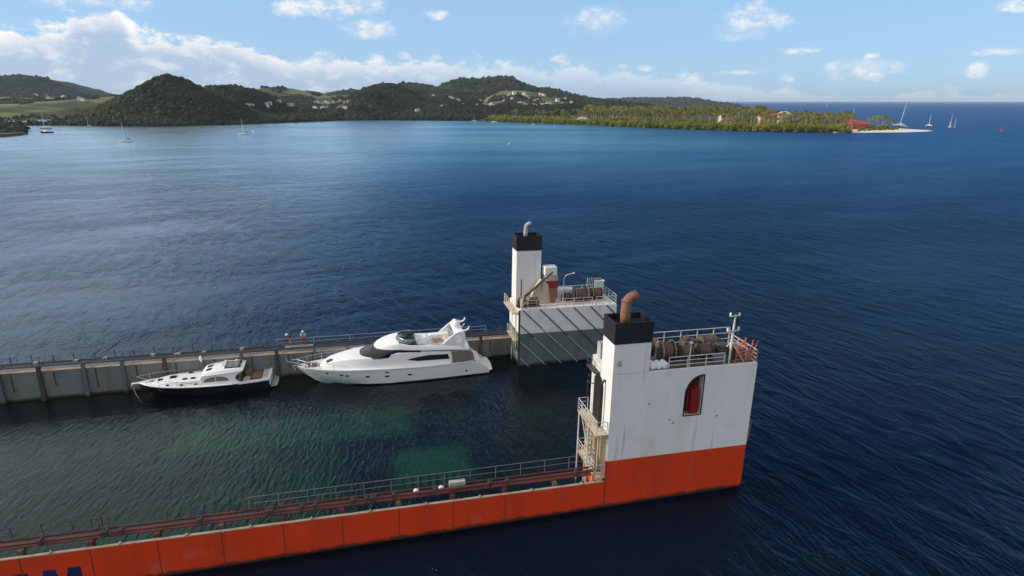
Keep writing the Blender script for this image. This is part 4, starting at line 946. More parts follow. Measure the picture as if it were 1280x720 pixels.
HILLS += [
 Hill([(-170,122),(-80,119),(0,121),(60,122),(100,120.5),(150,119.5),(205,118),(240,124),(260,150)], 1650, 815, 500, 1.15, label='low green hill with pale meadows behind the left shore', rough=.12, kind=1),
 Hill([(-240,118),(-150,108),(-60,99),(0,96.5),(35,95.5),(52,99),(70,106),(90,115),(105,122),(118,132)], 2350, 1750, 700, 1.5, label='far rounded hill at the left end of the bay', kind=2),
 Hill([(95,152),(120,147),(135,138),(150,126),(165,117),(180,109),(195,99),(205,93),(216,94),(226,99),(236,105),(247,112),(262,119.5),(278,126),(295,133),(315,150)], 960, 790, 260, 1.3, lift=1.2, label='dark steep cone shaped wooded hill on the left shore', rough=.26),
 Hill([(215,126),(240,116),(255,111),(270,109),(290,108),(315,113),(330,119),(345,128),(362,142),(375,155)], 1220, 845, 400, 1.4, label='wooded shoulder hill just right of the cone shaped hill'),
 Hill([(290,118),(320,113),(340,109),(365,110.5),(390,116),(412,119.5),(430,119),(450,128)], 2100, 1500, 600, 1.4, label='pale green ridge behind the roofs in the middle of the bay', kind=1),
 Hill([(385,126),(400,121),(415,118),(440,113.5),(460,116),(480,121),(500,128)], 2700, 2100, 600, 1.5, label='small far ridge seen in the gap behind the row of roofs', kind=2),
 Hill([(405,152),(425,143),(445,130),(458,117),(470,107.5),(482,105.5),(492,105),(502,109),(515,116),(530,124),(548,134),(570,150)], 1480, 1062, 420, 1.45, lift=.6, label='steep wooded hill beside the row of white roofs', rough=.2),
 Hill([(480,112),(500,107),(515,105),(540,108.5),(555,113),(575,120)], 2300, 1700, 600, 1.5, label='ridge behind the steep wooded hill', kind=2),
 Hill([(515,130),(535,120),(550,112),(560,106),(570,101.5),(582,99.5),(597,100.5),(610,100),(618,98),(630,97),(641,99),(650,104),(660,109),(672,111),(685,112),(700,115.5),(720,121),(745,126),(772,129)], 2500, 1600, 700, 1.5, label='tall double topped hill, the highest in the middle of the view', rough=.22, kind=2),
 Hill([(600,128),(615,117),(630,112.5),(645,110.5),(662,112),(680,117),(700,122),(730,126),(770,128.5),(800,131)], 1950, 1300, 500, 1.4, label='lower hill dotted with houses under the double topped hill', rough=.22, kind=1),
 Hill([(500,134),(520,126),(545,122),(565,121),(580,123),(600,128),(620,134),(640,142)], 1600, 1130, 400, 1.4, label='knoll with a pale clearing and white villas'),
 Hill([(310,150),(335,140),(360,134),(390,132),(420,133),(450,136),(480,135),(520,131),(550,131),(580,133),(620,134),(660,133),(720,131),(780,133),(830,140)], 1330, 1035, 300, 1.3, label='long dark wooded shore slope above the waterline'),
 Hill([(655,129),(690,127),(770,124.6),(790,123.6),(850,123.6),(868,124.2),(880,126.8),(890,130)], 4300, 3600, 900, 1.6, label='long low cape far beyond the palm grove', rough=.1, kind=2),
]
def ground(X, Y):
    return np.max([h.h(X, Y) for h in HILLS], axis=0)
def land_mat(name, c_forest, c_grass, amt):
    m, t, b = mat(name); pos = t.node('ShaderNodeNewGeometry').outputs['Position']
    n1 = t.noise(t.vm('MULTIPLY', pos, (.004,.007,.02)), 1.0, 5, .6, .4); n2 = t.noise(pos, .06, 5, .65)
    f = t.m('MULTIPLY', t.ss(n1, .47, .6), amt)
    c = t.mix(t.ss(n2, .35, .68), c4(c_forest), (c_forest[0]*2.0, c_forest[1]*1.8, c_forest[2]*1.7, 1))
    t.put(b.inputs['Base Color'], t.mix(f, c, c4(c_grass))); b.inputs['Roughness'].default_value = .95; b.inputs['Specular IOR Level'].default_value = .1
    bp = t.node('ShaderNodeBump', {'Height': n2, 'Strength': .6, 'Distance': 3.0}); t.put(b.inputs['Normal'], bp)
    return m
LM = [land_mat('forest_floor', (.022,.032,.016), (.07,.09,.035), .35), land_mat('meadow', (.040,.055,.022), (.17,.18,.075), .95), land_mat('far_wood', (.024,.036,.02), (.06,.08,.04), .35)]
def leaf_mat(name, a, b_, bright):
    """foliage: one tone per leaf clump (random per island) between dark and light"""
    m, t, b = mat(name); g = t.node('ShaderNodeNewGeometry'); oi = t.node('ShaderNodeObjectInfo')
    rnd = t.m('FRACT', t.m('ADD', g.outputs['Random Per Island'], t.m('MULTIPLY', oi.outputs['Random'], 3.7)))
    c = t.mix(rnd, c4(a), c4(b_)); c = t.mix(t.m('MULTIPLY', t.ss(rnd, .82, 1.0), .8), c, c4(bright))
    big = t.noise(t.vm('MULTIPLY', g.outputs['Position'], (.011,.011,.02)), 1.0, 4, .6, .5)
    c = t.mix(t.m('MULTIPLY', t.ss(big, .46, .64), .75), c, c4(bright))
    c = t.mix(t.m('MULTIPLY', oi.outputs['Random'], .35), c, (a[0]*1.3, a[1]*.95, a[2]*.7, 1))
    t.put(b.inputs['Base Color'], c); b.inputs['Roughness'].default_value = .75; b.inputs['Specular IOR Level'].default_value = .15
    tl = t.node('ShaderNodeBsdfTranslucent', {'Color': t.mix(1.0, c, (1.5,1.6,.9,1), 'MULTIPLY')})
    mx = t.node('ShaderNodeMixShader', {0: .42, 1: b.outputs[0], 2: tl.outputs[0]}); t.l.new(mx.outputs[0], t.n['Material Output'].inputs['Surface'])
    return m
M['forest'] = leaf_mat('forest_crowns', (.013,.024,.011), (.033,.046,.018), (.085,.100,.038))
M['forest_far'] = leaf_mat('far_forest_crowns', (.018,.030,.016), (.036,.052,.026), (.080,.097,.046))
M['mangrove'] = leaf_mat('mangrove_leaves', (.12,.15,.026), (.26,.28,.055), (.36,.34,.10))
M['palm'] = leaf_mat('palm_leaves', (.12,.145,.03), (.25,.255,.065), (.40,.36,.14))
M['headland'] = leaf_mat('headland_bush', (.010,.016,.008), (.026,.036,.014), (.04,.05,.02))
# unit blobs (low polyhedra, roughened) merged into one mesh by numpy: far-off woods
import bmesh
def ico(sub):
    bm = bmesh.new(); bmesh.ops.create_icosphere(bm, subdivisions=sub, radius=1.0)
    v = np.array([x.co[:] for x in bm.verts]); f = np.array([[q.index for q in x.verts] for x in bm.faces]); bm.free(); return v, f
def np_mesh(name, V, Fc, m, parent=None):
    me = bpy.data.meshes.new(name); nv, nf, k = len(V), len(Fc), Fc.shape[1]
    me.vertices.add(nv); me.vertices.foreach_set('co', V.astype(np.float32).ravel())
    me.loops.add(nf*k); me.loops.foreach_set('vertex_index', Fc.astype(np.int32).ravel())
    me.polygons.add(nf); me.polygons.foreach_set('loop_start', np.arange(nf, dtype=np.int32)*k)
    me.update(calc_edges=True); me.validate(); me.materials.append(m)
    o = bpy.data.objects.new(name, me); col.objects.link(o)
    if parent: o.parent = parent
    return o
def blobs(name, P, rad, hgt, m, sub=1, rs=None, jit=.35):
    rs = rs or np.random.RandomState(1); v, f = ico(sub); n = len(P)
    V = v[None]*(1+jit*(rs.rand(n, len(v), 1)*2-1)); V[:,:,2] = np.where(V[:,:,2] < 0, V[:,:,2]*.6, V[:,:,2])
    V = V*np.stack([rad, rad, hgt], -1)[:,None,:]+P[:,None,:]
    Fc = (f[None]+(np.arange(n)*len(v))[:,None,None]).reshape(-1,3)
    return np_mesh(name, V.reshape(-1,3), Fc, m)
rs = np.random.RandomState(11)
for i, h in enumerate(HILLS):
    step = max(6.0, h.Yr/150.0)
    xs = np.arange(h.x0-step, h.x1+step, step); ys = np.arange(h.Yf-60, h.Yb, step*1.3)
    X, Y = np.meshgrid(xs, ys); Z = h.h(X, Y); nx, ny = len(xs), len(ys)
    idx = np.arange(nx*ny).reshape(ny, nx); q = np.stack([idx[:-1,:-1], idx[:-1,1:], idx[1:,1:], idx[1:,:-1]], -1).reshape(-1,4)
    q = q[(Z.ravel()[q] > -3).any(1)]
    V = np.stack([X.ravel(), Y.ravel(), np.maximum(Z.ravel(), -3)], -1)
    o = np_mesh('hill', V, q, LM[h.kind]); tag(o, h.label, 'hill', kind='structure')
    for p in o.data.polygons: p.use_smooth = True
    # woods: crowns on what can be seen from the bay side
    dens = {0: 3.6, 1: 4.2, 2: 5.0}[h.kind]*(h.Yr/1300.0)**.5
    area = (h.x1-h.x0)*(h.Yr+60-h.Yf); n = int(min(area/dens**2*1.3, 15000))
    px_ = rs.uniform(h.x0, h.x1, n); py_ = rs.uniform(h.Yf-10, h.Yr+45, n); pz_ = h.h(px_, py_)
    keep = (pz_ > .8)&(pz_ > ground(px_, py_)-1.0)
    clear = fbm(px_/150., py_/190.+5, 3)
    if h.kind == 1: clear = clear*.55+fbm(px_/45., py_/60.+9, 3)*.75
    keep &= (clear < {0: .30, 1: (-.07 if h.Yr < 1700 else -.02), 2: .22}[h.kind])|(pz_ < 4)
    px_, py_, pz_ = px_[keep], py_[keep], pz_[keep]; n = len(px_)
    if not n: continue
    r_ = rs.uniform(.45, .95, n)*dens*(1+.75*(rs.rand(n) > .88)); hh = r_*rs.uniform(.55, 1.0, n)
    P = np.stack([px_, py_, pz_+hh*.15], -1)
    w_ = blobs('hill_woods', P, r_, hh, M['forest_far'] if h.kind == 2 else M['forest'], 1, rs)
    tag(w_, 'woodland covering the '+' '.join(h.label.split()[:8]), 'woods', kind='stuff')
# dark mangrove fringe along the far shore
sx = np.linspace(-140, 640, 900); P = []; rr_ = []
for x in sx:
    Y = shore(x)-4+rs.uniform(-4, 16); p = at_depth(x, 150, Y); P.append((p[0], Y, .4)); rr_.append(rs.uniform(2.2,4.6))
P = np.array(P); rr_ = np.array(rr_)
tag(blobs('shore_mangroves', P, rr_, rr_*rs.uniform(.8,1.5,len(P)), M['headland'], 1, rs), 'dark mangrove belt along the foot of the far shore', 'mangroves', kind='stuff')
# beach strip and bushy headland at the left edge
def land_strip(name, outline, z, m, label, cat, skirt=1.5):
    """flat low land with a sloping edge; outline = pixels on the water"""
    P = [on_water(x, y) for x, y in outline]; c = sum(P)/len(P); mb = MB()
    r0 = [(p[0], p[1], -.6) for p in P]; r1 = []
    for p in P:
        d = c-p; d = d/np.linalg.norm(d); q = p+d*skirt; r1.append((q[0], q[1], z))
    mb.loft([r0, r1], caps=False); n = len(P); mb.f.append(tuple(range(n, 2*n))); mb.m.append(0)
    return tag(mb.build(name, m, fixn=True), label, cat, kind='structure')
M['sand'] = paint('sand', (.80,.74,.62), (.66,.58,.46), .05, .95, .6)
M['soil'] = paint('grove_floor', (.060,.060,.025), (.03,.035,.015), .05, .95, .7)
land_strip('headland', [(-160,170),(-160,160.5),(10,160),(25,161),(34,164),(36.5,166.5),(30,169),(10,171),(-60,175)], 2.2, M['soil'], 'dark bushy headland at the left edge', 'headland', 4)
hx = []
for k in range(260):
    x = rs.uniform(-150, 35); y = rs.uniform(160.5, 170.5); lim = interp(x, [(-150,173),(0,171),(20,169.5),(30,168),(36,166)])
    if y > lim-.6 or x > 35-abs(y-165.5)*1.6: continue
    p = on_water(x, y); hx.append((p[0], p[1], 1.6))
hx = np.array(hx); r_ = rs.uniform(2.5, 5.5, len(hx))
tag(blobs('headland_scrub', hx, r_, r_*rs.uniform(.45,.8,len(hx)), M['headland'], 2, rs), 'dark scrub covering the headland at the left edge', 'scrub', kind='stuff')
land_strip('beach', [(5,159.2),(8,157.6),(22,157.4),(38,158.2),(42,158.9),(20,159.8)], .8, M['sand'], 'small pale beach behind the dark headland', 'beach', 5)
# ------------------------------------------------------------------ the palm spit
FRONT = [(606,151.6),(640,152.9),(700,155.2),(760,157.8),(800,159.7),(850,161.6),(900,163.2),(950,164.6),(1000,165.5),(1040,166),(1062,166)]
def spit_Y(px, fr):                       # depth of the front edge (fr=0) or at fraction fr towards the back
    y = interp(px, FRONT); Y0 = on_water(px, y)[1]
    depth = interp(px, [(600,60),(640,220),(760,330),(880,330),(960,260),(1030,170),(1070,110),(1120,70)])
    return Y0+depth*fr
mb = MB(); cols = []
for px in np.linspace(600, 1058, 40):
    ring = []
    for fr, z in ((0,-.5),(.02,.6),(.2,1.6),(.6,3.0),(.95,2.0),(1.0,-.5)):
        Y = spit_Y(min(px,1110), fr); x = (px-640)/F*Y/(cp)*1.0
        p = at_depth(px, 160, Y); ring.append((p[0], Y, z))
    cols.append(ring)
mb.loft(cols, caps=False, closed=False)
tag(mb.build('spit', M['soil'], fixn=True), 'low green spit carrying the palm grove', 'spit', kind='structure')
land_strip('sand_spit', [(1040,166.2),(1068,165.9),(1100,165.7),(1135,165.4),(1160,164.6),(1168,163.9),(1150,163.0),(1128,161.6),(1112,160.4),(1085,160.2),(1060,161),(1040,163)], .9, M['sand'], 'bright sand tip of the palm spit', 'beach', 3)
def spit_z(fr): return float(interp(fr, [(0,.3),(.2,1.6),(.6,3.0),(.95,2.0)]))
# plants: a few of each kind modelled, then copied
def leaf_cloud(n, R_, H_, seed, size, squash=1.0, lumps=7):
    """many small leaf sprays spread through a lumpy crown volume"""
    r = np.random.RandomState(seed); C_ = []
    L = [(r.uniform(-.6,.6)*R_, r.uniform(-.6,.6)*R_, r.uniform(.3,.8)*H_, r.uniform(.35,.6)*R_) for _ in range(lumps)]
    V = []; Fc = []
    for i in range(n):
        l = L[r.randint(lumps)]; d = r.randn(3); d /= np.linalg.norm(d); q = l[3]*(r.rand()**.4)
        c = np.array([l[0]+d[0]*q, l[1]+d[1]*q, max(.15*H_*r.rand(), l[2]+d[2]*q*H_/R_*squash)])
        nrm = d+r.randn(3)*.45+np.array([0,0,.35]); nrm /= np.linalg.norm(nrm)
        a = np.cross(nrm, r.randn(3)); a /= np.linalg.norm(a); b = np.cross(nrm, a); s = size*r.uniform(.6,1.4)
        k = len(V); V += [c-a*s-b*s*.6, c+a*s-b*s*.6+nrm*s*.3, c+a*s*.8+b*s*.7, c-a*s*.8+b*s*.7-nrm*s*.25]; Fc.append((k,k+1,k+2,k+3))
    return np.array(V), np.array(Fc)
def proto_bush(seed):
    root = empty('mangrove_bush'); V, Fc = leaf_cloud(420, 4.6, 5.6, seed, .55)
    np_mesh('crown', V, Fc, M['mangrove'], root)
    r = random.Random(seed); t = MB()
    for k in range(5):
        a = k*1.3+r.random(); t.tube([(math.cos(a)*1.6,math.sin(a)*1.6,-.5),(math.cos(a)*.6,math.sin(a)*.6,1.2),(math.cos(a+.5)*1.5,math.sin(a+.5)*1.5,3.6)], [.12,.16,.06], 5)
    t.build('trunk', M['bark'], root); return root
M['palmtrunk'] = paint('palm_trunk', (.34,.29,.22), (.2,.17,.13), 1.5, .9, .7)
def proto_palm(seed):
    root = empty('palm_tree'); r = random.Random(seed); hgt = r.uniform(10.5, 14.5); lean = r.uniform(.3, 2.2); a0 = r.random()*6.28
    path = [(lean*(k/6)**1.7*math.cos(a0), lean*(k/6)**1.7*math.sin(a0), hgt*k/6-.3) for k in range(7)]
    t = MB(); t.tube(path, [.30,.24,.21,.19,.18,.17,.16], 6); t.build('trunk', M['palmtrunk'], root)
    tx, ty, tz = path[-1]; V = []; Fc = []
    nf = 17
    for k in range(nf):
        a = k*2.399+r.random()*.4; el = 1.15-1.5*(k/nf); L = r.uniform(3.0, 4.0); w0 = .62
        P = []; x = 0; z = 0; e = el
        for j in range(6):
            P.append((x, z)); x += L/5*math.cos(e); z += L/5*math.sin(e); e -= .36
        for j in range(5):
            wa = w0*(.55+.45*math.sin(math.pi*min(1,(j+.4)/4.4))); wb = w0*(.55+.45*math.sin(math.pi*min(1,(j+1.4)/4.4))) if j < 4 else .08
            for sgn in (-1,1):
                b0 = len(V)
                for (q, wv, dr) in ((P[j],0,0),(P[j+1],0,0),(P[j+1],wb,.5*wb),(P[j],wa,.5*wa)):
                    V.append((tx+q[0]*math.cos(a)-sgn*wv*math.sin(a), ty+q[0]*math.sin(a)+sgn*wv*math.cos(a), tz+q[1]-dr))
                Fc.append((b0,b0+1,b0+2,b0+3))
    np_mesh('crown', np.array(V), np.array(Fc), M['palm'], root); return root
bushes = [proto_bush(s) for s in (1,2,3,4)]; palms = [proto_palm(s) for s in (5,6,7,8,9)]
used = {}
def plant(protos, px, fr, z, sc, label, cat, group):
    p = protos[rs.randint(len(protos))]
    o = p if p.name not in used else copy_tree(p); used[p.name] = 1
    Y = spit_Y(px, fr); q = at_depth(px, 160, Y)
    o.location = (q[0], Y, z); o.rotation_euler = (0, 0, rs.rand()*6.28); o.scale = (sc,)*3
    tag(o, label, cat, group); return o
BL = ['rounded olive green mangrove bush in the belt along the water of the palm spit', 'yellow green bush growing under the palms behind the mangrove belt']
for px in np.linspace(610, 1060, 92): plant(bushes, px+rs.uniform(-2,2), rs.uniform(.0,.03), -.2, rs.uniform(.9,1.4), BL[0], 'bush', 'mangrove bushes along the water of the palm spit')
for k in range(150):
    px = rs.uniform(614, 1052); plant(bushes, px, rs.uniform(.06,.45), .6, rs.uniform(.7,1.25), BL[1], 'bush', 'bushes under the palms')
for k in range(285):
    px = 640+ (1064-640)*rs.rand()**.8
    if px < 720 and rs.rand() < .6: px = rs.uniform(720, 1050)
    fr = rs.uniform(.1, 1.0)**.8
    plant(palms, px, fr, spit_z(fr), rs.uniform(.8,1.3)*(1.25 if 730 < px < 960 else .95), 'tall coconut palm in the grove on the spit', 'palm tree', 'coconut palms in the grove on the spit')
for (px, y, s) in ((1090,161.2,1.05),(1096,162.2,.85),(1102,160.9,1.1),(1107,161.6,.95),(1113,161.2,.85),(1106,162.4,.7),(1120,162,.6),(1086,161.6,.8),(1052,162,1.1),(1056,161,1.15),(1060,162,.95),(1066,160.5,1.0),(1088,162,.8),(1094,161.5,1.0),(1100,162,.9),(1104,161,1.05),(1110,161.8,.85),(1117,161.5,.75),(1084,160.5,.9),(1098,160.6,.95)):
    p = palms[rs.randint(5)]; o = copy_tree(p); q = on_water(px, y, .8); o.location = q; o.scale = (s,)*3; o.rotation_euler = (0,0,rs.rand()*6)
    tag(o, 'palm on the sandy tip right of the red roofed building', 'palm tree', 'palms on the sandy tip')
for (px, y, s) in ((1074,164.6,.45),(1078,163.2,.6),(1086,163.8,.5),(1088,162.4,.75),(1095,162.5,.7),(1102,162.4,.8),(1108,162.2,.75),(1112,162.6,.6),(1117,162.3,.55),(1121,162.4,.4),(1092,161.4,.9),(1104,161.2,.9),(1055,165.6,.7),(1061,165.2,.5),(1091,163.2,.55),(1099,163.4,.6),(1106,163,.5),(1115,163,.45),(1081,164.2,.4)):
    o = copy_tree(bushes[rs.randint(4)]); q = on_water(px, y, .6); o.location = q; o.scale = (s,)*3
    tag(o, 'low bush at the palms on the sandy tip', 'bush', 'bushes on the sandy tip')
# the rest of the grove, too many to be told apart: one mass of the same palms
V_ = []; F_ = []; k0 = 0
for k in range(520):
    p = palms[rs.randint(5)]; cw = [c for c in p.children if c.name.startswith('crown')][0]; tw = [c for c in p.children if c.name.startswith('trunk')][0]
    px = 650+(1058-650)*rs.rand()**.7; fr = rs.uniform(.12,.98); Y = spit_Y(px, fr); q = at_depth(px, 160, Y)
    s_ = rs.uniform(.75,1.25)*(1.2 if 730 < px < 960 else .92); a = rs.rand()*6.28; ca, sa_ = math.cos(a)*s_, math.sin(a)*s_
    for o_, quads in ((cw, True), (tw, True)):
        v = np.empty(len(o_.data.vertices)*3, np.float32); o_.data.vertices.foreach_get('co', v); v = v.reshape(-1,3)
        if o_ is tw: f = np.array([pp.vertices[:] for pp in o_.data.polygons if len(pp.vertices) == 4])
        else:
            f = np.arange(len(v)).reshape(-1,4)
        w_ = np.stack([v[:,0]*ca-v[:,1]*sa_+q[0], v[:,0]*sa_+v[:,1]*ca+Y, v[:,2]*s_+spit_z(fr)], -1)
        V_.append(w_); F_.append(f+k0); k0 += len(v)
tag(np_mesh('palm_grove', np.concatenate(V_), np.concatenate(F_), M['palm']), 'dense mass of further palms filling the grove on the spit', 'palm grove', kind='stuff')
# grove undergrowth: one mass
P = []
for k in range(2600):
    px = rs.uniform(612, 1055); fr = rs.uniform(.05,.95); Y = spit_Y(px, fr); q = at_depth(px, 160, Y); P.append((q[0], Y, spit_z(fr)+.2))
P = np.array(P); r_ = rs.uniform(1.2,2.6,len(P))
tag(blobs('undergrowth', P, r_, r_*1.9, M['mangrove'], 1, rs, .5), 'tangled undergrowth beneath the palm grove', 'undergrowth', kind='stuff')
# ------------------------------------------------------------------ houses
def house(name, p, L, W, H_, rh, wall, roof, rz, label, group, cat='house', floors=1):
    root = empty(name, p, rz); tag(root, label, cat, group)
    w_ = MB(); w_.box(-L/2,L/2,-W/2,W/2,-4,H_); wo = w_.build('wall', wall, root)
    for f in range(floors):
        for k in range(3):
            g = MB(); x = (-.32+.32*k)*L; z0 = .9+f*2.8; g.box(x-.55,x+.55,-W/2-.05,-W/2-.002,z0,z0+1.3); g.build('window', M['glass'], wo)
    r = MB(); e = .6; r.add([(-L/2-e,-W/2-e,H_-.1),(L/2+e,-W/2-e,H_-.1),(L/2+e,W/2+e,H_-.1),(-L/2-e,W/2+e,H_-.1),(-L/2+W*.3,0,H_+rh),(L/2-W*.3,0,H_+rh)], [(0,1,5,4),(2,3,4,5),(1,2,5),(3,0,4),(3,2,1,0)])
    r.build('roof', roof, root); return root
def on_land(px, py):
    r = ray(px, py); k = np.arange(700, 3600, 4.0)/r[1]; X = r[0]*k; Y = r[1]*k; Z = CAMZ+r[2]*k
    g = ground(X, Y); hit = np.where(g > Z)[0]
    i = hit[0] if len(hit) else None
    return None if i is None else (X[i], Y[i], float(g[i]))
HS = {
 'small white roofed house in the dense row left of the steep wooded hill': [(393,128.5),(397,128),(402,129),(407,127.5),(411,129),(416,127.5),(421,128.5),(426,128),(431,129),(436,128.5),(394,136),(404,136.5),(409,135),(424,136),(430,135),(432,137),(427,134)],
 'small pale house scattered in the trees on the left shoulder hill': [(333,132.5),(337,131),(345,127.5),(349,128.5),(353,139),(362,132.5),(366,132),(371,134),(310,132.5),(315,133)],
 'white villa on the knoll below the double topped hill': [(563,122.5),(566,124),(572,125),(574,127),(552,133.5),(556,133),(579,131),(598,133),(604,131),(609,131.5),(614,131.5),(619,132),(522,139.5),(542,121),(585,114),(590,116),(600,127)],
 'pale house among many on the lower hill right of the double topped hill': [(628,123),(630,126),(637,119),(643,117),(648,120),(655,118),(649,129),(652,130),(656,132),(667,131.5),(669,133),(674,129.5),(678,131),(684,130.5),(688,130),(690,131),(704,129.5),(708,130),(714,128),(676,118),(680,119),(668,127),(697,126),(672,125),(662,124),(658,122),(640,124),(706,124)],
 'small house on the pale meadow behind the left shore': [(45,119),(57,120.5),(61,123.5),(66,124.5),(100,124.5),(104,125),(80,122)],
}
for lab, L in HS.items():
    for (px, py) in L:
        p = on_land(px, py+1.0)
        if p is None: continue
        s_ = rs.uniform(.45,.85)*(p[1]/1500.)**.5
        house('house', (p[0],p[1],p[2]+1.5), 11*s_, 8*s_, 5.2*s_, 2.2*s_, M['housewall'], M['roofgrey'] if rs.rand() < .72 else M['roofred'], rs.uniform(-.5,.5), lab, lab.replace('small ','').replace('pale house','pale houses'), floors=2)
def lowhouse(px, y, fr_y, L, W, H_, rh, wall, roof, rz, label, cat='house', group=None):
    q = on_water(px, fr_y, 0); return house('house', (q[0],q[1],.9), L, W, H_, rh, wall, roof, rz, label, group, cat)
lowhouse(1071,0,162.2, 21, 12, 5.2, 3.6, M['redwall'], M['roofred'], .15, 'long red building with red hipped roof beside the sandy tip', 'building')
lowhouse(1062,0,160.6, 11, 9, 7.0, 3.0, M['redwall'], M['roofred'], -.1, 'dark red taller house behind the long red building')
def grovehouse(px, fr, L, H_, wall, roof, label, z=3.0):
    Y = spit_Y(px, fr); q = at_depth(px, 160, Y); return house('house', (q[0],Y,z), L, 9, H_, 3, wall, roof, rs.uniform(-.3,.3), label, None, 'house', 2)
grovehouse(967,.42, 13, 10.5, M['housecream'], M['roofred'], 'cream villa with red roof, left one in the pair amid the palms')
grovehouse(978,.40, 12, 13, M['housecream'], M['roofgrey'], 'tall bright cream villa, right one in the pair amid the palms')
grovehouse(953,.42, 12, 9.5, M['housecream'], M['roofred'], 'low villa with orange roof half hidden by palms left of the cream pair')
grovehouse(905,.35, 13, 10.5, M['housecream'], M['roofgrey'], 'pale villa alone in the palms at the middle of the grove')
grovehouse(728,.12, 12, 5.5, M['housecream'], M['roofgrey'], 'pale hut on the edge of the grove behind the mangroves', 1.2)

# ------------------------------------------------------------------ boats at anchor and under sail
def sail_boat(p, L, mast, rz, label, hullm='white_clean', sails=False, heel=0.0, cat='sailboat', cata=False, cover=None):
    root = empty('catamaran' if cata else 'sailboat', p, rz); root.rotation_euler = (heel, 0, rz); tag(root, label, cat)
    def hull_at(y, b):
        H = Hull([0,.06*L,.18*L,.35*L,.6*L,.85*L,L], [(0,.125*L),(.6*L,.09*L),(L,.095*L)], [(0,.01*L),(.06*L,.25*b),(.18*L,.6*b),(.35*L,.9*b),(.6*L,b),(L,.7*b)],
            [(0,.08*L),(.1*L,.0),(L,.02*L)], [(0,.004*L),(.18*L,.35*b),(.35*L,.7*b),(.6*L,.85*b),(L,.55*b)], [(0,.06*L),(.12*L,-.04*L),(L,-.02*L)], [(0,.11*L),(L,.08*L)], .03*L)
        m = MB(); H.mesh(m); m.v = [(x-L/2, y0+y, z) for x, y0, z in m.v]; return m
    if cata:
        for y in (-.24*L,.24*L): hull_at(y, .07*L).build('hull', M[hullm], root, smooth=40)
        m = MB(); m.box(-.25*L,.4*L,-.22*L,.22*L,.07*L,.12*L); m.build('bridge_deck', M[hullm], root, bevel=.1)
        c = MB(); xloft(c, [(-.15*L,.12*L,.08*L,.12*L,.15*L,.02*L),(-.05*L,.18*L,.15*L,.12*L,.2*L,.03*L),(.25*L,.18*L,.16*L,.12*L,.2*L,.02*L)]); co_ = c.build('cabin', M['white_clean'], root, smooth=40)
        for q in (-1,1):
            g = MB(); g.box(-.06*L,.22*L,q*.18*L-.03,q*.18*L+.03,.145*L,.175*L); g.build('window', M['glass'], co_)
    else:
        h = hull_at(0, .145*L).build('hull', M[hullm], root, smooth=40)
        c = MB(); xloft(c, [(-.2*L,.04*L,.03*L,.09*L,.11*L,.01*L),(-.1*L,.08*L,.065*L,.09*L,.135*L,.015*L),(.15*L,.085*L,.07*L,.085*L,.14*L,.015*L)]); co_ = c.build('cabin', M['white_clean'], root, smooth=40)
        for q in (-1,1):
            g = MB(); g.box(-.08*L,.12*L,q*.082*L-.03,q*.082*L+.03,.1*L,.12*L); g.build('window', M['glass'], co_)
        d = MB(); d.box(.16*L,.36*L,-.09*L,.09*L,.2*L,.215*L); [d.tube([(x*L,y*L,.09*L),(x*L,y*L,.2*L)], .04, 5) for x in (.18,.34) for y in (-.08,.08)]; d.build('bimini', M['navyhull' if cover else 'beige'], root)
    ms_ = MB(); ms_.tube([(-.06*L,0,.1*L),(-.06*L,0,mast)], [.16*L/12,.1*L/12], 6); ms_.tube([(-.06*L,-.07*L,mast*.6),(-.06*L,.07*L,mast*.6)], .035, 5); ms_.build('mast', M['white_clean'], root)
    bo = MB(); bo.tube([(-.06*L,0,.22*L),(.32*L,0,.23*L)], .17 if not sails else .08, 6); bo.build('boom', M['white_clean' if not cover else 'navyhull'], root)
    rg = MB()
    for a in ((-.49*L,0,.12*L),(.47*L,0,.1*L),(-.04*L,-.13*L,.1*L),(-.04*L,.13*L,.1*L)): rg.tube([(-.06*L,0,mast*.98),a], .025, 4)
    rg.build('rigging', M['galv'], root)
    if sails:
        s = MB(); n = 8
        s.loft([[(-.05*L+(.36*L*(1-k/n)**.9)*j/4, .03*L*math.sin(math.pi*j/4)*(1-k/n), .26*L+(mast*.97-.26*L)*k/n) for j in range(5)] for k in range(n+1)], caps=False, closed=False)
        so_ = s.build('mainsail', M['sail'], root, smooth=60)
        s = MB(); s.loft([[(-.48*L+.42*L*k/n*1.0+(.40*L*(1-k/n))*j/4, .04*L*math.sin(math.pi*j/4)*(1-k/n), .13*L+(mast*.9-.13*L)*k/n) for j in range(5)] for k in range(n+1)], caps=False, closed=False)
        s.build('jib', M['sail'], root, smooth=60)
    return root
def W_(x, y): p = on_water(x, y); return (p[0], p[1], 0.0)
sail_boat(W_(157,177.5), 11, 14, .15, 'white sloop with dark canopy lying nearest to the dock ship on the left', cover=True)
sail_boat(W_(305,168.5), 11, 14.5, .1, 'white sloop anchored off the cone shaped hill with a white ball beside it', cover=True)
sail_boat(W_(57,161), 13, 17, .2, 'grey sloop anchored behind the dark low boat near the headland', hullm='galv')
sail_boat(W_(111,158.6), 9, 13, .3, 'small dim sloop close to the dark shore left of the cone shaped hill', hullm='galv')
sail_boat(W_(143,157.3), 8, 12, .2, 'small dim sloop under the foot of the cone shaped hill', hullm='galv')
sail_boat(W_(593,151.4), 8, 9, .3, 'tiny pale sloop near the far shore left of the palm spit')
sail_boat(W_(1125,158.3), 17, 29, .3, 'big white sailing catamaran with the tallest mast, leaning right, behind the sandy tip', heel=0.0, cata=True, cat='catamaran').rotation_euler = (0, .18, .3)
sail_boat(W_(1161,158.2), 12, 15, 1.1, 'white catamaran lying right of the sandy tip', cata=True, cat='catamaran').rotation_euler = (0,.12,1.0)
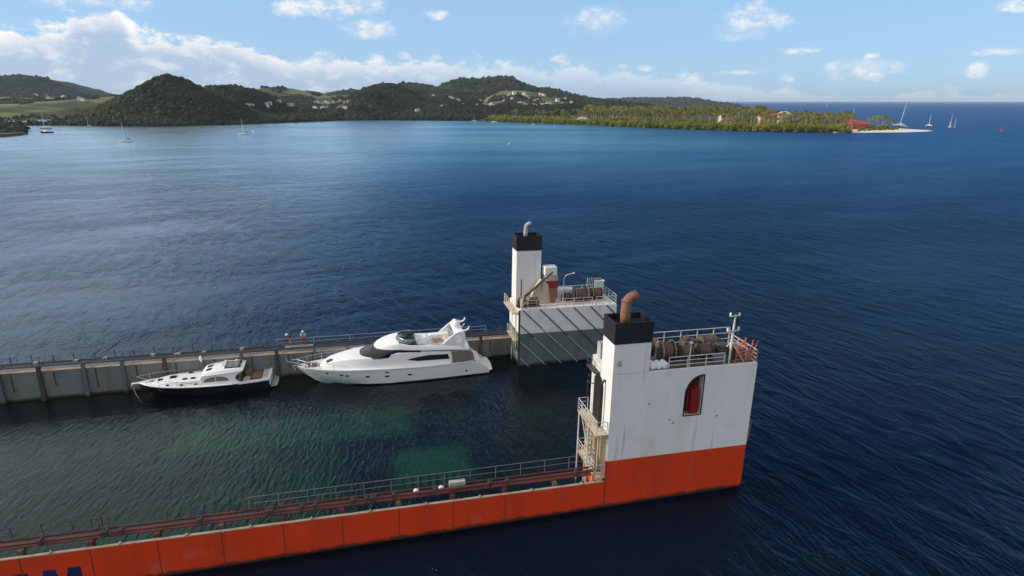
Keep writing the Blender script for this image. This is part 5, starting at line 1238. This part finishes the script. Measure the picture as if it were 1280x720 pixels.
sail_boat(W_(1187.5,159.8), 13, 16, .9, 'ketch with pale sails, left one in the pair off the sandy tip', sails=True)
sail_boat(W_(1193,159.6), 9, 12, 1.0, 'smaller sloop with pale sails, right one in the pair off the sandy tip', sails=True)
sail_boat(W_(1066,152.5), 15, 21, .2, 'sloop whose bare mast stands up behind the red roofed building')
sail_boat(W_(1034,133.6), 14, 20, .5, 'distant white sailing boat on the open sea, the right one', sails=True)
sail_boat(W_(1006,132.6), 13, 18, .6, 'distant white sailing boat on the open sea, the middle one', sails=True)
sail_boat(W_(1001,132.8), 8, 10, .5, 'tiny distant sailing boat just left of the middle one on the open sea', sails=True)
def motor_launch(p, L, rz, label, hullm):
    root = empty('launch', p, rz); tag(root, label, 'motorboat')
    H = Hull([0,.06*L,.18*L,.35*L,.6*L,.85*L,L], [(0,.15*L),(.6*L,.1*L),(L,.1*L)], [(0,.01*L),(.06*L,.06*L),(.18*L,.11*L),(.35*L,.15*L),(.6*L,.16*L),(L,.14*L)],
        [(0,.1*L),(.1*L,.03*L),(L,.01*L)], [(0,.004*L),(.18*L,.06*L),(.35*L,.11*L),(.6*L,.14*L),(L,.13*L)], [(0,.09*L),(.12*L,-.03*L),(L,-.03*L)], [(0,.13*L),(.3*L,.1*L),(.5*L,.05*L),(L,.05*L)], .03*L)
    H.mesh(MB()).build('hull', M[hullm], root, smooth=40)
    c = MB(); xloft(c, [(.3*L,.09*L,.06*L,.1*L,.13*L,.02*L),(.4*L,.12*L,.1*L,.1*L,.2*L,.02*L),(.62*L,.12*L,.1*L,.09*L,.21*L,.02*L)]); c.build('cabin', M['white_clean'], root, smooth=40)
    return root
motor_launch(W_(50,166.2), 12, .1, 'low dark hulled boat in front of the grey sloop near the headland', 'navyhull')
motor_launch(W_(664,155.8), 6, .4, 'small white boat against the mangrove belt of the palm spit', 'white_clean')
motor_launch(W_(614,153.0), 9, .1, 'small white boat at the left end of the palm spit', 'white_clean')
motor_launch(W_(982,135.6), 12, .6, 'faint white motorboat on the open sea left of the sails', 'white_clean')
def buoy(p, r, label, m, top):
    root = empty('buoy', p); tag(root, label, 'buoy')
    b = MB(); b.ball((0,0,r*.25), (r,r,r*.8), 12, 8); b.build('float', M[m], root, smooth=True)
    t = MB(); t.tube([(0,0,r*.9),(0,0,r*.9+top)], [r*.22,r*.12], 8); t.build('staff', M[m], root)
    if top > 2:
        k = MB(); k.prism([(-.5,top*.9),(.5,top*.9),(.4,top*1.35),(-.4,top*1.35)], 1, -.4, .4); k.build('topmark', M[m], root)
    return root
buoy(W_(1252,164.2), 1.3, 'red channel buoy with topmark alone on the right side of the bay', 'buoyred', 3.0)
buoy(W_(636,180.2), .55, 'small white mooring buoy alone on open water before the palm spit', 'white_clean', .5)
buoy(W_(316,164.2), 1.0, 'white mooring ball right of the anchored sloop off the cone shaped hill', 'white_clean', .6)

# ------------------------------------------------------------------ sea air: one closed box of thin haze
hz = MB(); hz.box(-9000, 9000, -300, 14000, -2.0, 190.0)
hm_, ht, hb_ = mat('haze_air'); ht.n.remove(hb_)
pv_ = ht.node('ShaderNodeVolumePrincipled', {'Color': (.78,.89,1.0,1), 'Density': 0.00005, 'Anisotropy': 0.1})
ht.l.new(pv_.outputs[0], ht.n['Material Output'].inputs['Volume'])
tag(hz.build('haze', hm_), 'thin bluish sea air', 'haze', kind='stuff')


# ------------------------------------------------------------------ camera and render settings
cam = bpy.data.cameras.new('camera'); cam.sensor_width = 36; cam.lens = 36*F/1280; cam.clip_end = 60000; cam.clip_start = 0.5
co = bpy.data.objects.new('camera', cam); col.objects.link(co)
co.location = (0, 0, CAMZ); co.rotation_euler = (math.pi/2-PITCH, 0, 0)
scene.camera = co
scene.view_settings.view_transform = 'Standard'; scene.view_settings.look = 'None'
scene.view_settings.exposure = 0.0; scene.view_settings.gamma = 1.0
scene.cycles.max_bounces = 6; scene.cycles.transparent_max_bounces = 8; scene.cycles.caustics_reflective = False; scene.cycles.caustics_refractive = False
scene.cycles.use_denoising = True
